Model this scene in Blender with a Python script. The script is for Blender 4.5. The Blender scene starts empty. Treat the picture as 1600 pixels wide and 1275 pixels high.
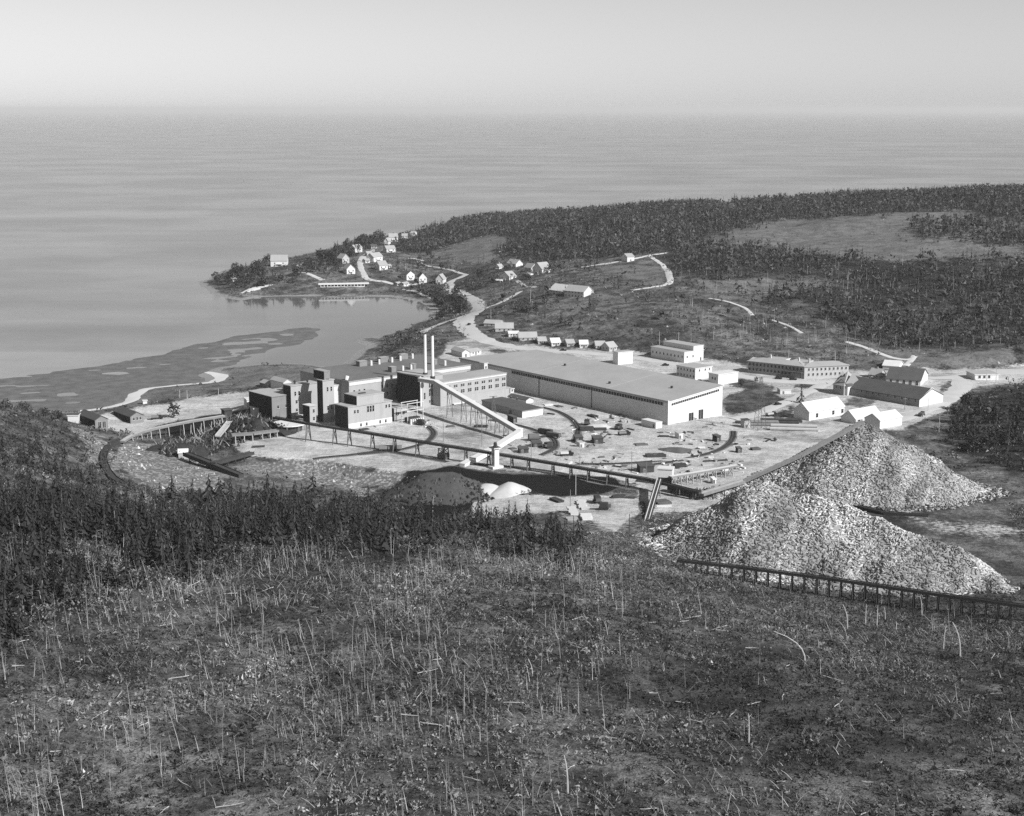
import bpy, math, random
import numpy as np
from mathutils import Vector
random.seed(7); RNG = np.random.default_rng(11)
C = bpy.context.scene.collection
# ------------------------------------------------------------------ camera
F, CX, CY, YH, CAMZ = 2400.0, 800.0, 637.5, 170.0, 168.0      # focal length and horizon in photo pixels, eye height in metres
PIT = math.atan((CY-YH)/F); CP, SP = math.cos(PIT), math.sin(PIT)
cam = bpy.data.cameras.new('camera'); camo = bpy.data.objects.new('camera', cam); C.objects.link(camo)
camo.location = (0, 0, CAMZ); camo.rotation_euler = (math.pi/2-PIT, 0, 0)
cam.sensor_width = 36; cam.lens = 36*F/1600; cam.clip_start = 1; cam.clip_end = 400000
bpy.context.scene.camera = camo
# ------------------------------------------------------------------ sky, sun, exposure
SUN_EL = math.radians(34); SUN_AZ = math.radians(128.5)        # azimuth from +Y towards +X
SUN_STRENGTH, SKY_STRENGTH, EXPOSURE, HAZE = 5.0, 0.07, 0.5, 4e-5
w = bpy.data.worlds.new('World'); bpy.context.scene.world = w; w.use_nodes = True
nt = w.node_tree; nt.nodes.clear()
sky = nt.nodes.new('ShaderNodeTexSky'); sky.sky_type = 'NISHITA'; sky.sun_disc = False
sky.sun_elevation = SUN_EL; sky.sun_rotation = SUN_AZ; sky.air_density = 1.0; sky.dust_density = 0.28; sky.ozone_density = 1.0
bw = nt.nodes.new('ShaderNodeRGBToBW'); bg = nt.nodes.new('ShaderNodeBackground'); wo = nt.nodes.new('ShaderNodeOutputWorld')
nt.links.new(sky.outputs[0], bw.inputs[0]); nt.links.new(bw.outputs[0], bg.inputs[0]); nt.links.new(bg.outputs[0], wo.inputs[0])
bg.inputs[1].default_value = SKY_STRENGTH
sl = bpy.data.lights.new('sun', 'SUN'); sl.energy = SUN_STRENGTH; sl.angle = math.radians(0.5); sl.color = (1, 1, 1)
so = bpy.data.objects.new('sun', sl); C.objects.link(so)
sd = Vector((math.cos(SUN_EL)*math.sin(SUN_AZ), math.cos(SUN_EL)*math.cos(SUN_AZ), math.sin(SUN_EL)))
so.rotation_euler = sd.to_track_quat('Z', 'Y').to_euler(); so.location = sd*900
vs = bpy.context.scene.view_settings
vs.view_transform = 'Standard'; vs.look = 'None'; vs.exposure = EXPOSURE; vs.gamma = 1; vs.use_curve_mapping = False
bpy.context.scene.cycles.max_bounces = 5; bpy.context.scene.cycles.diffuse_bounces = 3; bpy.context.scene.cycles.volume_bounces = 1
bpy.context.scene.cycles.use_denoising = False
# ------------------------------------------------------------------ camera maths: photo pixel <-> point of the place
def at(px, py, z):
    s = CP*(py-YH); h = CAMZ-z; v = py-CY
    return np.array((h*(px-CX)/s, h*(F*CP-v*SP)/s, z))
def proj(X, Y, Z):
    dz = Z-CAMZ; d = np.maximum(Y*CP-dz*SP, 1.0)
    return CX+F*X/d, CY-F*(Y*SP+dz*CP)/d
def z_at_row(X, Y, py):
    v = py-CY
    return CAMZ-(Y*(F*SP+v*CP))/(F*CP-v*SP)
def vnoise(x, y, s, seed=0):
    x = np.asarray(x)/s+seed*17.3; y = np.asarray(y)/s-seed*9.1
    xi = np.floor(x); yi = np.floor(y); fx = x-xi; fy = y-yi
    fx = fx*fx*(3-2*fx); fy = fy*fy*(3-2*fy)
    def hsh(a, b):
        t = np.sin(a*127.1+b*311.7+seed*74.7)*43758.5453
        return t-np.floor(t)
    return (hsh(xi, yi)*(1-fx)+hsh(xi+1, yi)*fx)*(1-fy)+(hsh(xi, yi+1)*(1-fx)+hsh(xi+1, yi+1)*fx)*fy
def sdf(poly, x, y):
    """signed distance to a polygon, positive inside"""
    x = np.asarray(x, float); y = np.asarray(y, float)
    best = np.full(x.shape, 1e18); ins = np.zeros(x.shape, bool)
    n = len(poly)
    for i in range(n):
        x0, y0 = poly[i][0], poly[i][1]; x1, y1 = poly[(i+1) % n][0], poly[(i+1) % n][1]
        dx, dy = x1-x0, y1-y0; L = dx*dx+dy*dy+1e-12
        t = np.clip(((x-x0)*dx+(y-y0)*dy)/L, 0, 1)
        best = np.minimum(best, (x-x0-t*dx)**2+(y-y0-t*dy)**2)
        c = (y0 > y) != (y1 > y)
        if dy != 0: ins ^= c & (x < (y-y0)*dx/dy+x0)
    d = np.sqrt(best)
    return np.where(ins, d, -d)
# ------------------------------------------------------------------ the lie of the land
CTRL = [(-100,1300,52),(400,1300,52),(800,1300,52),(1200,1300,50),(1700,1300,47),
 (-100,1100,53),(400,1100,50),(800,1100,50),(1200,1100,46),(1700,1100,37),
 (-100,950,55),(200,950,50),(500,950,46),(800,950,45),(1050,950,39),(1250,985,33),(1450,1005,27),(1700,1020,23),
 (-100,850,54),(100,850,50),(300,860,44),(500,850,38),(700,850,33),(850,862,33),(950,885,31),(1040,895,24),
 (200,800,36),(350,800,25),(500,800,18),(650,815,15),(800,830,16),(900,845,17),
 (-100,620,42),(25,640,31),(60,655,27),(100,672,22),(130,690,17),(100,760,36),(0,720,43),(-100,760,52),(160,765,20),
 (140,668,10),(170,705,11),(210,748,12),(260,765,14),(330,765,12),(250,700,10),
 (420,765,5),(500,772,4),(590,775,4),(450,705,8),(300,680,8),(600,700,8),(700,715,8),(800,690,8),(1000,700,8),(900,720,8),
 (900,600,8),(600,620,8),(700,600,8),(450,640,8),(300,640,6),(200,650,6),(1200,650,8),(1000,575,8),
 (700,790,4),(800,775,5),(850,790,6),(950,790,7),(1000,800,8),(900,815,9),(980,850,13),
 (1100,760,8),(1100,850,11),(1200,860,11),(1300,830,9),(1450,860,9),(1580,850,9),(1560,780,9),(1340,790,9),(1450,720,8),
 (1060,885,15),(1200,918,14),(1300,940,13),(1580,965,13),(1560,700,10),(1650,640,14),(1500,660,9),
 (800,545,8.5),(1000,555,8.5),(1300,595,8.5),(1550,585,10),(1650,575,12),(1400,620,8),
 (770,490,12),(850,515,11),(900,460,25),(1000,520,17),(950,490,23),(1050,475,29),(1100,540,13),(1200,560,10.5),(1250,520,17),(1400,560,12),(1580,550,15),
 (880,455,24),(800,425,19),(720,430,8),(735,480,7),(650,440,5),(600,430,10),(600,400,13),(560,410,12),(460,432,9),(440,415,10),(520,415,12),(400,438,7),(480,447,6),
 (700,400,13),(650,380,10),(620,500,2),(640,545,6),(690,545,7),
 (1000,335,48),(1580,300,68),(980,405,36),(1040,400,38),(1050,440,32),(1130,470,27),(1160,480,24),
 (1100,380,44),(1300,380,48),(1300,340,58),(1450,330,63),(1450,370,55),(1580,390,50),(1580,440,38),(1580,500,22),(1700,300,68),(1700,400,50),(1700,500,24),
 (1400,440,34),(1300,470,27),(1200,420,37),(1400,500,20),(700,352,17),(800,346,28),(800,390,25),(900,365,35),(900,342,38),(1150,346,50),(1300,328,58)]
WCTRL = [(0,2250,12),(300,2350,16),(700,2500,28),(1200,2500,45),(1800,2300,55),(1800,1500,55),(1500,800,30),(1200,300,40),(-1000,300,55),(-1000,700,40),(0,-100,52),(-600,-100,52),(800,-100,48),(-300,2100,5)]
SEASHORE = [(-400,660),(-100,650),(60,645),(120,645),(150,640),(200,629),(213,615),(232,607),(290,601),(335,597),(347,590),(340,584),(322,580),(340,576),(365,573),(400,570),(460,568),(515,574),(535,576),(548,566),(556,553),(566,547),(578,541),(562,535),(558,531),(575,528),(590,529),(602,521),(625,515),(645,505),(665,500),(678,492),(676,482),(668,475),(655,470),(630,466),(600,463),(560,462),(520,463),(480,463),(440,463),(405,464),(378,469),(355,466),(335,458),(318,446),(314,440),(330,436),(335,430),(350,424),(372,418),(400,412),(430,406),(460,401),(490,394),(520,386),(560,377),(600,370),(640,363),(700,351),(740,346),(780,343)]
LAND = [tuple(at(x, y, 0)[:2]) for x, y in SEASHORE]+[(200,2450),(700,2700),(1300,2900),(2500,3000),(4500,2600),(4500,-900),(-4500,-900),(-4500,860)]
YARD = [tuple(at(x, y, 8)[:2]) for x, y in [(385,690),(392,712),(500,717),(570,731),(660,738),(740,734),(850,741),(950,748),(1000,752),(1080,768),(1160,760),(1260,740),(1420,700),(1470,650),(1540,612),(1640,590),(1640,570),(1430,577),(1330,577),(1200,577),(1120,566),(1000,551),(900,545),(800,538),(770,534),(740,540),(700,556),(600,575),(520,590),(440,605),(400,612),(380,640)]]
def _tps_fit():
    P = np.array([at(*c) for c in CTRL]+[np.array(c, float) for c in WCTRL]); XY = P[:, :2]/500.0; z = P[:, 2]
    n = len(P); r = np.linalg.norm(XY[:, None]-XY[None], axis=2)
    K = np.where(r > 0, r*r*np.log(r+1e-12), 0)+np.eye(n)*0.002
    A = np.zeros((n+3, n+3)); A[:n, :n] = K; A[:n, n] = 1; A[:n, n+1:] = XY; A[n, :n] = 1; A[n+1:, :n] = XY.T
    return XY, np.linalg.solve(A, np.concatenate([z, np.zeros(3)]))
_TXY, _TW = _tps_fit()
def ground(x, y):
    x = np.asarray(x, float); y = np.asarray(y, float); out = np.full(x.shape, _TW[-3])+_TW[-2]*x/500+_TW[-1]*y/500
    for (a, b), wgt in zip(_TXY, _TW[:-3]):
        r2 = (x/500-a)**2+(y/500-b)**2
        out += wgt*0.5*r2*np.log(r2+1e-12)
    far = np.clip((np.hypot(x, y)-500)/900, 0, 1)
    out += (vnoise(x, y, 60, 1)-.5)*(2.2+4*far)+(vnoise(x, y, 19, 2)-.5)*1.1+(vnoise(x, y, 6, 3)-.5)*.5
    dy = sdf(YARD, x, y); k = np.clip((dy+9)/9, 0, 1); k = k*k*(3-2*k)
    out = out*(1-k)+k*(8+(vnoise(x, y, 35, 4)-.5)*.5+(vnoise(x, y, 8, 5)-.5)*.2)
    d = sdf(LAND, x, y)+(vnoise(x, y, 14, 6)-.5)*6
    cap = np.where(d > 0, .15+.1*d+np.clip(d-20, 0, 1e9)*.15, np.maximum(.15+.06*d, -2.5))
    return np.maximum(np.minimum(out, cap), -2.5)
NR, NT, R0, R1, TH = 640, 480, 60.0, 4200.0, math.radians(36)
_rr = R0*(R1/R0)**(np.arange(NR)/(NR-1)); _tt = np.linspace(-TH, TH, NT)
_GR, _GT = np.meshgrid(_rr, _tt, indexing='ij'); GX = _GR*np.sin(_GT); GY = _GR*np.cos(_GT); GZ = ground(GX, GY)
def T(x, y):
    x = np.asarray(x, float); y = np.asarray(y, float)
    fi = np.clip(np.log(np.maximum(np.hypot(x, y), R0)/R0)/math.log(R1/R0)*(NR-1), 0, NR-1.001); fj = np.clip((np.arctan2(x, y)+TH)/(2*TH)*(NT-1), 0, NT-1.001)
    i = fi.astype(int); j = fj.astype(int); a = fi-i; b = fj-j
    return (GZ[i, j]*(1-a)+GZ[i+1, j]*a)*(1-b)+(GZ[i, j+1]*(1-a)+GZ[i+1, j+1]*a)*b
_ts = np.geomspace(100, 5000, 4000)
def hit(px, py):
    a = (px-CX)/F; b = -(py-CY)/F; d = np.array((a, CP+b*SP, -SP+b*CP))
    X = _ts*d[0]; Y = _ts*d[1]; Z = CAMZ+_ts*d[2]; g = Z-np.maximum(T(X, Y), 0)
    i = int(np.argmax(g < 0)) if (g < 0).any() else len(_ts)-1
    if i == 0: i = 1
    k = g[i-1]/(g[i-1]-g[i]) if g[i-1] != g[i] else 0
    t = _ts[i-1]+(_ts[i]-_ts[i-1])*min(max(k, 0), 1)
    return np.array((t*d[0], t*d[1], CAMZ+t*d[2]))
# ------------------------------------------------------------------ materials (a black and white photograph: every colour is a grey)
def nd(nt, kind, **kw):
    n = nt.nodes.new(kind)
    for k, v in kw.items(): setattr(n, k, v)
    return n
def mth(nt, op, a, b=None, clamp=False):
    n = nt.nodes.new('ShaderNodeMath'); n.operation = op; n.use_clamp = clamp
    for i, q in enumerate((a, b)):
        if q is None: continue
        if isinstance(q, (int, float)): n.inputs[i].default_value = q
        else: nt.links.new(q, n.inputs[i])
    return n.outputs[0]
def noise(nt, co, s, det=4, rough=.6):
    n = nt.nodes.new('ShaderNodeTexNoise'); n.inputs['Scale'].default_value = s; n.inputs['Detail'].default_value = det; n.inputs['Roughness'].default_value = rough
    nt.links.new(co, n.inputs['Vector']); return n.outputs['Fac']
def mixf(nt, f, a, b):
    n = nt.nodes.new('ShaderNodeMix'); n.data_type = 'FLOAT'
    for i, q in zip((0, 2, 3), (f, a, b)):
        if isinstance(q, (int, float)): n.inputs[i].default_value = q
        else: nt.links.new(q, n.inputs[i])
    return n.outputs[0]
def ramp(nt, v, a, b):
    n = nt.nodes.new('ShaderNodeMapRange'); n.interpolation_type = 'SMOOTHSTEP'; n.inputs[1].default_value = a; n.inputs[2].default_value = b
    nt.links.new(v, n.inputs[0]); return n.outputs[0]
def newmat(name):
    m = bpy.data.materials.new(name); m.use_nodes = True; nt = m.node_tree
    return m, nt, nt.nodes['Principled BSDF']
def attr(nt, name):
    n = nt.nodes.new('ShaderNodeAttribute'); n.attribute_name = name; return n.outputs['Fac']
def setcol(nt, b, v):
    c = nt.nodes.new('ShaderNodeCombineColor')
    for i in range(3): nt.links.new(v, c.inputs[i])
    nt.links.new(c.outputs[0], b.inputs['Base Color'])
def mat(name, c, var=.25, sc=.35, rough=.9, tone=False, streak=0, trans=0, spec=.2):
    c *= .9; m, nt, b = newmat(name); b.inputs['Roughness'].default_value = rough; b.inputs['Specular IOR Level'].default_value = spec
    co = nt.nodes.new('ShaderNodeTexCoord').outputs['Object']
    n1 = noise(nt, co, sc); n2 = noise(nt, co, sc*7, 3)
    v = mth(nt, 'ADD', mth(nt, 'MULTIPLY', n1, .65), mth(nt, 'MULTIPLY', n2, .35))
    if streak:
        mp = nt.nodes.new('ShaderNodeMapping'); mp.inputs['Scale'].default_value = (1, 1, .06); nt.links.new(co, mp.inputs[0])
        v = mixf(nt, .5, v, noise(nt, mp.outputs[0], streak, 3))
    v = mth(nt, 'ADD', mth(nt, 'MULTIPLY', mth(nt, 'SUBTRACT', v, .5), 4*var*c), c)
    if tone: v = mth(nt, 'MULTIPLY', v, attr(nt, 'tone'))
    v = mth(nt, 'MAXIMUM', v, .006)
    setcol(nt, b, v)
    return m
M = {}
for k, a in dict(white=(.62,.09,.25), whitewall=(.6,.06,.15,.9,False,.6), brick=(.34,.14,.3,.9,False,.5), darkbrick=(.2,.2,.3), concrete=(.55,.12,.3,.9,False,.4), roofgrey=(.34,.14,.06), rooftar=(.15,.25,.05), roofdark=(.085,.2,.2), rooflight=(.36,.12,.2), timber=(.2,.35,.6,.9,False,1.2), darktimber=(.05,.4,.5), tar_and_shade=(.028,.3,.4), greywall=(.4,.12,.3,.9,False,.6), midwall=(.26,.15,.3,.9,False,.7), glass=(.02,.2,.3,.25), frame=(.55,.1,.5), steel=(.13,.3,.6), darksteel=(.045,.3,.6), rust=(.1,.4,.4), coal=(.028,.35,.25), coalgrey=(.062,.5,.12), lime=(.5,.18,.25), shingle=(.3,.25,.5), bark=(.035,.5,.4), chrome=(.5,.1,.5), car=(.02,.2,.5,.3), canvas=(.6,.1,.4), deadwood=(.42,.3,.5), dirt=(.22,.3,.3)).items():
    M[k] = mat(k, *a)
M['bush'] = mat('bush', .112, .3, .05, tone=True); M['spruce'] = mat('spruce', .03, .35, .1, tone=True); M['leaf'] = mat('leaf', .07, .3, .05, tone=True)
M['snag'] = mat('snag', .34, .3, .4, tone=True); M['pulp'] = mat('pulp', .44, .25, .8, tone=True); M['rockstuff'] = mat('rockstuff', .55, .2, .4, tone=True)
# ------------------------------------------------------------------ mesh helpers
class MB:
    def __init__(s): s.v = []; s.f = []; s.m = []
    def add(s, vs, fs, m=0):
        o = len(s.v); s.v += [tuple(map(float, p)) for p in vs]; s.f += [tuple(o+i for i in f) for f in fs]; s.m += [m]*len(fs); return s
    def box(s, x0, x1, y0, y1, z0, z1, m=0, mt=None):
        s.add([(x0,y0,z0),(x1,y0,z0),(x1,y1,z0),(x0,y1,z0),(x0,y0,z1),(x1,y0,z1),(x1,y1,z1),(x0,y1,z1)], [(0,3,2,1),(0,1,5,4),(1,2,6,5),(2,3,7,6),(3,0,4,7)], m)
        s.add([(x0,y0,z1),(x1,y0,z1),(x1,y1,z1),(x0,y1,z1)], [(0,1,2,3)], m if mt is None else mt); return s
    def bar(s, p, q, r0, r1=None, n=5, m=0, cap=True):
        p = Vector(p); q = Vector(q); r1 = r0 if r1 is None else r1; d = (q-p).normalized()
        a = d.orthogonal().normalized(); b = d.cross(a); vs = []
        for c, r in ((p, r0), (q, r1)):
            for i in range(n):
                t = 2*math.pi*(i+.5)/n; vs.append(c+a*(r*math.cos(t))+b*(r*math.sin(t)))
        fs = [(i, (i+1) % n, n+(i+1) % n, n+i) for i in range(n)]
        if cap: fs += [tuple(range(n-1, -1, -1)), tuple(range(n, 2*n))]
        return s.add(vs, fs, m)
    def beam(s, p, q, wd, h, m=0, mt=None):
        """a box along p..q, wd wide, h deep, p and q on its top centre line"""
        p = Vector(p); q = Vector(q); d = (q-p); sd_ = Vector((d.y, -d.x, 0)).normalized()*(wd/2); dn = Vector((0, 0, -h))
        vs = [p-sd_, p+sd_, q+sd_, q-sd_]; vs = [a+dn for a in vs]+vs
        s.add(vs, [(0,3,2,1),(0,1,5,4),(1,2,6,5),(2,3,7,6),(3,0,4,7)], m)
        s.add(vs[4:], [(0,1,2,3)], m if mt is None else mt); return s
    def build(s, name, mats, parent=None, loc=None, rz=0, smooth=False):
        me = bpy.data.meshes.new(name); me.from_pydata(s.v, [], s.f)
        for x in (mats if isinstance(mats, (list, tuple)) else [mats]): me.materials.append(M[x] if isinstance(x, str) else x)
        me.polygons.foreach_set('material_index', s.m)
        if smooth: me.polygons.foreach_set('use_smooth', [True]*len(s.f))
        me.update()
        return link(name, me, parent, loc, rz)
def link(name, me, parent=None, loc=None, rz=0):
    o = bpy.data.objects.new(name, me); C.objects.link(o)
    if parent is not None: o.parent = parent
    if loc is not None: o.location = [float(a) for a in loc]
    o.rotation_euler = (0, 0, rz); return o
def tag(o, label=None, cat=None, group=None, kind=None):
    for k, v in (('label', label), ('category', cat), ('group', group), ('kind', kind)):
        if v: o[k] = v
    return o
def root(name, loc, rz, label, cat, group=None):
    return tag(link(name, None, None, loc, rz), label, cat, group)
def arrmesh(name, V, Fc, material, tone=None, smooth=False):
    """triangles or quads straight from arrays"""
    k = Fc.shape[1]; me = bpy.data.meshes.new(name); me.vertices.add(len(V)); me.vertices.foreach_set('co', np.ascontiguousarray(V, np.float32).ravel())
    me.loops.add(Fc.size); me.loops.foreach_set('vertex_index', np.ascontiguousarray(Fc, np.int32).ravel())
    me.polygons.add(len(Fc)); me.polygons.foreach_set('loop_start', np.arange(0, Fc.size, k, dtype=np.int32))
    if smooth: me.polygons.foreach_set('use_smooth', np.ones(len(Fc), bool))
    me.update(calc_edges=True)
    if tone is not None: me.attributes.new('tone', 'FLOAT', 'POINT').data.foreach_set('value', np.ascontiguousarray(tone, np.float32))
    me.materials.append(M[material] if isinstance(material, str) else material); return me
# ------------------------------------------------------------------ ground sheet
GPX, GPY = proj(GX, GY, GZ)
def zone(polys, soft, noise_px=0, D=None, seed=0):
    out = np.zeros(GX.shape)
    for p in polys:
        d = sdf(p, GPX, GPY)
        if noise_px: d = d+(vnoise(GX, GY, 17, 20+seed)-.5)*2*noise_px+(vnoise(GX, GY, 5, 21+seed)-.5)*noise_px
        out = np.maximum(out, np.clip(d/soft*.5+.5, 0, 1))
    if D: out = out*((_GR > D[0]) & (_GR < D[1]))
    return out
P_SAND = [[(135,655),(160,648),(205,640),(300,622),(390,610),(440,600),(450,655),(380,650),(330,653),(250,664),(215,678),(185,674),(150,668)],
 [(378,672),(360,690),(385,713),(500,718),(570,732),(660,739),(740,734),(850,741),(950,748),(1000,756),(1080,770),(1110,768),(1180,752),(1232,726),(1290,696),(1348,668),(1410,672),(1480,640),(1500,618),(1530,604),(1640,596),(1640,570),(1560,573),(1440,578),(1330,578),(1240,577),(1165,572),(1110,560),(1060,562),(1000,550),(900,545),(800,538),(768,530),(745,522),(700,535),(690,556),(640,600),(560,660),(470,655)],
 [(990,758),(1160,748),(1178,756),(1110,794),(1060,803),(1015,803)], [(730,780),(850,770),(1000,778),(1000,800),(960,828),(930,815),(870,800),(760,812),(735,810)]]
P_GREEN = [[(1127,628),(1140,612),(1180,604),(1215,620),(1230,628),(1190,642),(1140,650)],[(1130,596),(1160,592),(1210,606),(1200,612),(1150,606)],[(1232,600),(1275,597),(1282,604),(1240,607)],[(1195,648),(1240,632),(1250,645),(1215,655)],[(1370,625),(1345,640),(1310,634),(1330,622)],[(795,552),(835,549),(840,556),(800,560)],[(765,545),(790,546),(785,552),(765,550)],[(1460,600),(1490,596),(1500,606),(1470,612)],
 [(1420,690),(1445,660),(1520,650),(1500,640),(1640,620),(1640,760),(1560,760),(1480,710)]]
P_RUBBLE = [[(190,690),(240,692),(280,705),(340,735),(350,765),(250,770),(200,745),(180,715)],[(385,716),(500,720),(570,734),(660,741),(700,740),(640,758),(560,770),(520,752),(400,735)],[(110,668),(165,690),(185,720),(180,745),(150,720)],[(860,560),(870,540),(1000,545),(1000,556)]]
P_FIELD = [[(1060,382),(1110,367),(1200,350),(1300,340),(1400,332),(1480,327),(1560,340),(1600,345),(1600,360),(1520,382),(1590,386),(1590,400),(1500,402),(1400,408),(1300,400),(1180,388)],[(930,417),(980,412),(1030,408),(1044,430),(1030,446),(960,430)],[(700,390),(760,368),(800,372),(770,395),(790,404),(720,410),(660,402)],[(560,395),(580,395),(570,435),(555,430)],[(1090,438),(1330,440),(1240,452),(1110,458)],[(1330,560),(1400,552),(1580,545),(1580,568),(1430,576)]]
P_FIELD += [[(330,578),(365,574),(460,569),(515,575),(520,590),(440,600),(392,608),(300,620),(240,626),(225,640),(205,636),(225,612),(290,604),(340,600)]]
P_COAL = [[(640,736),(700,731),(800,738),(905,741),(960,748),(968,760),(940,771),(880,775),(820,768),(770,760),(740,775),(735,800),(690,812),(640,800),(600,785)]]
P_DARKHEAP = [[(250,668),(360,645),(395,640),(440,655),(470,662),(460,672),(420,676),(380,686),(330,690),(270,685)]]
P_RIGHTPALE = [[(1390,790),(1450,806),(1560,812),(1600,830),(1560,850),(1480,835),(1420,815)],[(1440,690),(1500,715),(1560,735),(1560,760)]]
green = zone(P_GREEN, 8, 4, (700, 1300), 1)
sand = np.clip(zone(P_SAND, 7, 3, (480, 1400)), 0, 1)*(1-green)
sand[:] = np.maximum(sand, zone(P_RIGHTPALE, 14, 6, (450, 900), 5)*.55)
coalm = zone(P_COAL, 6, 3, (560, 800), 2)
dheap = zone(P_DARKHEAP, 6, 4, (620, 900), 7)
sand = sand*(1-coalm)*(1-dheap); rub = zone(P_RUBBLE, 12, 8, (500, 1100), 3)*(1-coalm); field = zone(P_FIELD, 14, 8, (760, 2400), 4)
SOUTH = zone([[(730,776),(870,778),(1000,770),(1015,830),(960,850),(900,840),(860,815),(735,815)]], 20, 8, (480, 720), 8)
sand = np.maximum(sand, .36*zone([[(330,449),(400,452),(500,452),(600,453),(660,462),(682,486),(672,480),(640,469),(560,465),(400,467),(355,469)]], 6, 3, (900, 1700), 11)); sand = np.maximum(sand, SOUTH*.42*(1-coalm))
P_WOODS = [[(620,386),(660,366),(720,345),(800,335),(900,326),(1000,322),(1150,322),(1280,312),(1400,296),(1500,284),(1720,280),(1720,352),(1590,346),(1560,342),(1480,327),(1400,332),(1300,340),(1200,351),(1110,367),(1062,380),(1000,397),(960,401),(860,405),(800,402),(770,395),(805,370),(760,366),(700,386),(640,396)], [(1422,352),(1530,346),(1600,350),(1600,385),(1530,381),(1440,373)],
 [(1040,384),(1100,380),(1180,390),(1300,402),(1400,410),(1500,404),(1720,402),(1720,545),(1560,545),(1400,542),(1340,530),(1310,500),(1260,470),(1200,468),(1240,448),(1330,440),(1180,436),(1080,432),(1050,415)], [(-60,780),(30,770),(170,790),(330,790),(640,800),(880,830),(895,862),(760,850),(640,850),(520,862),(400,866),(330,892),(250,910),(130,940),(-60,1040)], [(1495,645),(1560,607),(1720,590),(1720,760),(1570,735),(1500,705),(1480,680)]]
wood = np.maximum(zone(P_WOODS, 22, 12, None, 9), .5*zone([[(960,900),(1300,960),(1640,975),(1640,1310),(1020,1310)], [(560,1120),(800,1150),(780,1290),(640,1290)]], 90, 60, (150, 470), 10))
shore = np.clip(1-np.abs(GZ-.25)/.75, 0, 1)*(_GR > 600)
idx = np.arange(NR*NT).reshape(NR, NT)
quads = np.stack([idx[:-1, :-1], idx[:-1, 1:], idx[1:, 1:], idx[1:, :-1]], -1).reshape(-1, 4)
m, nt, b = newmat('ground'); b.inputs['Roughness'].default_value = .95; b.inputs['Specular IOR Level'].default_value = .1
co = nt.nodes.new('ShaderNodeTexCoord').outputs['Object']
nL = noise(nt, co, .012, 5); nM = noise(nt, co, .09, 5); nS = noise(nt, co, .55, 4); nX = noise(nt, co, 2.2, 3)
heath = mth(nt, 'ADD', mth(nt, 'MULTIPLY', ramp(nt, nS, .34, .68), .07), mth(nt, 'MULTIPLY', ramp(nt, nX, .35, .7), .05))
heath = mth(nt, 'ADD', heath, .044)
heath = mth(nt, 'MULTIPLY', heath, mth(nt, 'ADD', mth(nt, 'MULTIPLY', ramp(nt, nM, .36, .64), .95), .45))
heath = mth(nt, 'MULTIPLY', heath, mth(nt, 'ADD', mth(nt, 'MULTIPLY', ramp(nt, nL, .36, .64), .75), .6))
fld = mth(nt, 'ADD', mth(nt, 'MULTIPLY', ramp(nt, nM, .38, .62), .06), mth(nt, 'ADD', mth(nt, 'MULTIPLY', ramp(nt, nS, .35, .65), .06), .08))
def soft(a, amt=.55, lo=.36, hi=.64, n=None):
    return ramp(nt, mth(nt, 'ADD', attr(nt, a), mth(nt, 'MULTIPLY', mth(nt, 'SUBTRACT', n or nS, .5), amt)), lo, hi)
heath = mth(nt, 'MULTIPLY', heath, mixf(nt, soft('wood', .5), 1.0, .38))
base = mixf(nt, soft('field', .4), heath, fld)
vo = nt.nodes.new('ShaderNodeTexVoronoi'); vo.inputs['Scale'].default_value = .9; nt.links.new(co, vo.inputs['Vector'])
sep = nt.nodes.new('ShaderNodeSeparateColor'); nt.links.new(vo.outputs['Color'], sep.inputs[0])
rockc = mth(nt, 'MULTIPLY', mixf(nt, ramp(nt, sep.outputs[0], .5, .8), .12, .34), ramp(nt, vo.outputs['Distance'], 1.3, .4))
rockc = mth(nt, 'ADD', mth(nt, 'MULTIPLY', rockc, .8), .05)
base = mixf(nt, soft('rubble', 1.2, .4, .6, nM), base, rockc)
snd = mth(nt, 'ADD', mth(nt, 'MULTIPLY', ramp(nt, nM, .3, .7), .16), mth(nt, 'ADD', mth(nt, 'MULTIPLY', ramp(nt, nS, .3, .7), .13), mth(nt, 'MULTIPLY', nL, .25)))
snd = mth(nt, 'ADD', snd, mth(nt, 'MULTIPLY', mth(nt, 'SUBTRACT', nX, .5), .15)); snd = mth(nt, 'ADD', snd, .15)
mpt = nt.nodes.new('ShaderNodeMapping'); mpt.inputs['Rotation'].default_value = (0, 0, -.35); mpt.inputs['Scale'].default_value = (.12, 1, 1); nt.links.new(co, mpt.inputs[0])
trk = noise(nt, mpt.outputs[0], .5, 4, .7); wear = noise(nt, co, .03, 6, .65)
snd = mth(nt, 'MULTIPLY', snd, mixf(nt, ramp(nt, trk, .52, .68), 1.0, .66)); snd = mth(nt, 'MULTIPLY', snd, mixf(nt, ramp(nt, wear, .5, .68), 1.06, .55))
base = mixf(nt, soft('sand', .7), base, snd)
base = mixf(nt, soft('shore', .4, .3, .7), base, mth(nt, 'ADD', mth(nt, 'MULTIPLY', nS, .3), .1))
base = mixf(nt, soft('coal', .3), base, mth(nt, 'ADD', mth(nt, 'MULTIPLY', nS, .012), .004))
setcol(nt, b, mth(nt, 'MAXIMUM', mth(nt, 'MULTIPLY', base, .92), .006))
bp = nt.nodes.new('ShaderNodeBump'); bp.inputs['Strength'].default_value = .7; bp.inputs['Distance'].default_value = .6
nt.links.new(mth(nt, 'ADD', nS, mth(nt, 'MULTIPLY', nX, .4)), bp.inputs['Height']); nt.links.new(bp.outputs[0], b.inputs['Normal'])
me = arrmesh('ground', np.stack([GX, GY, GZ], -1).reshape(-1, 3), quads, m, smooth=True)
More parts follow.
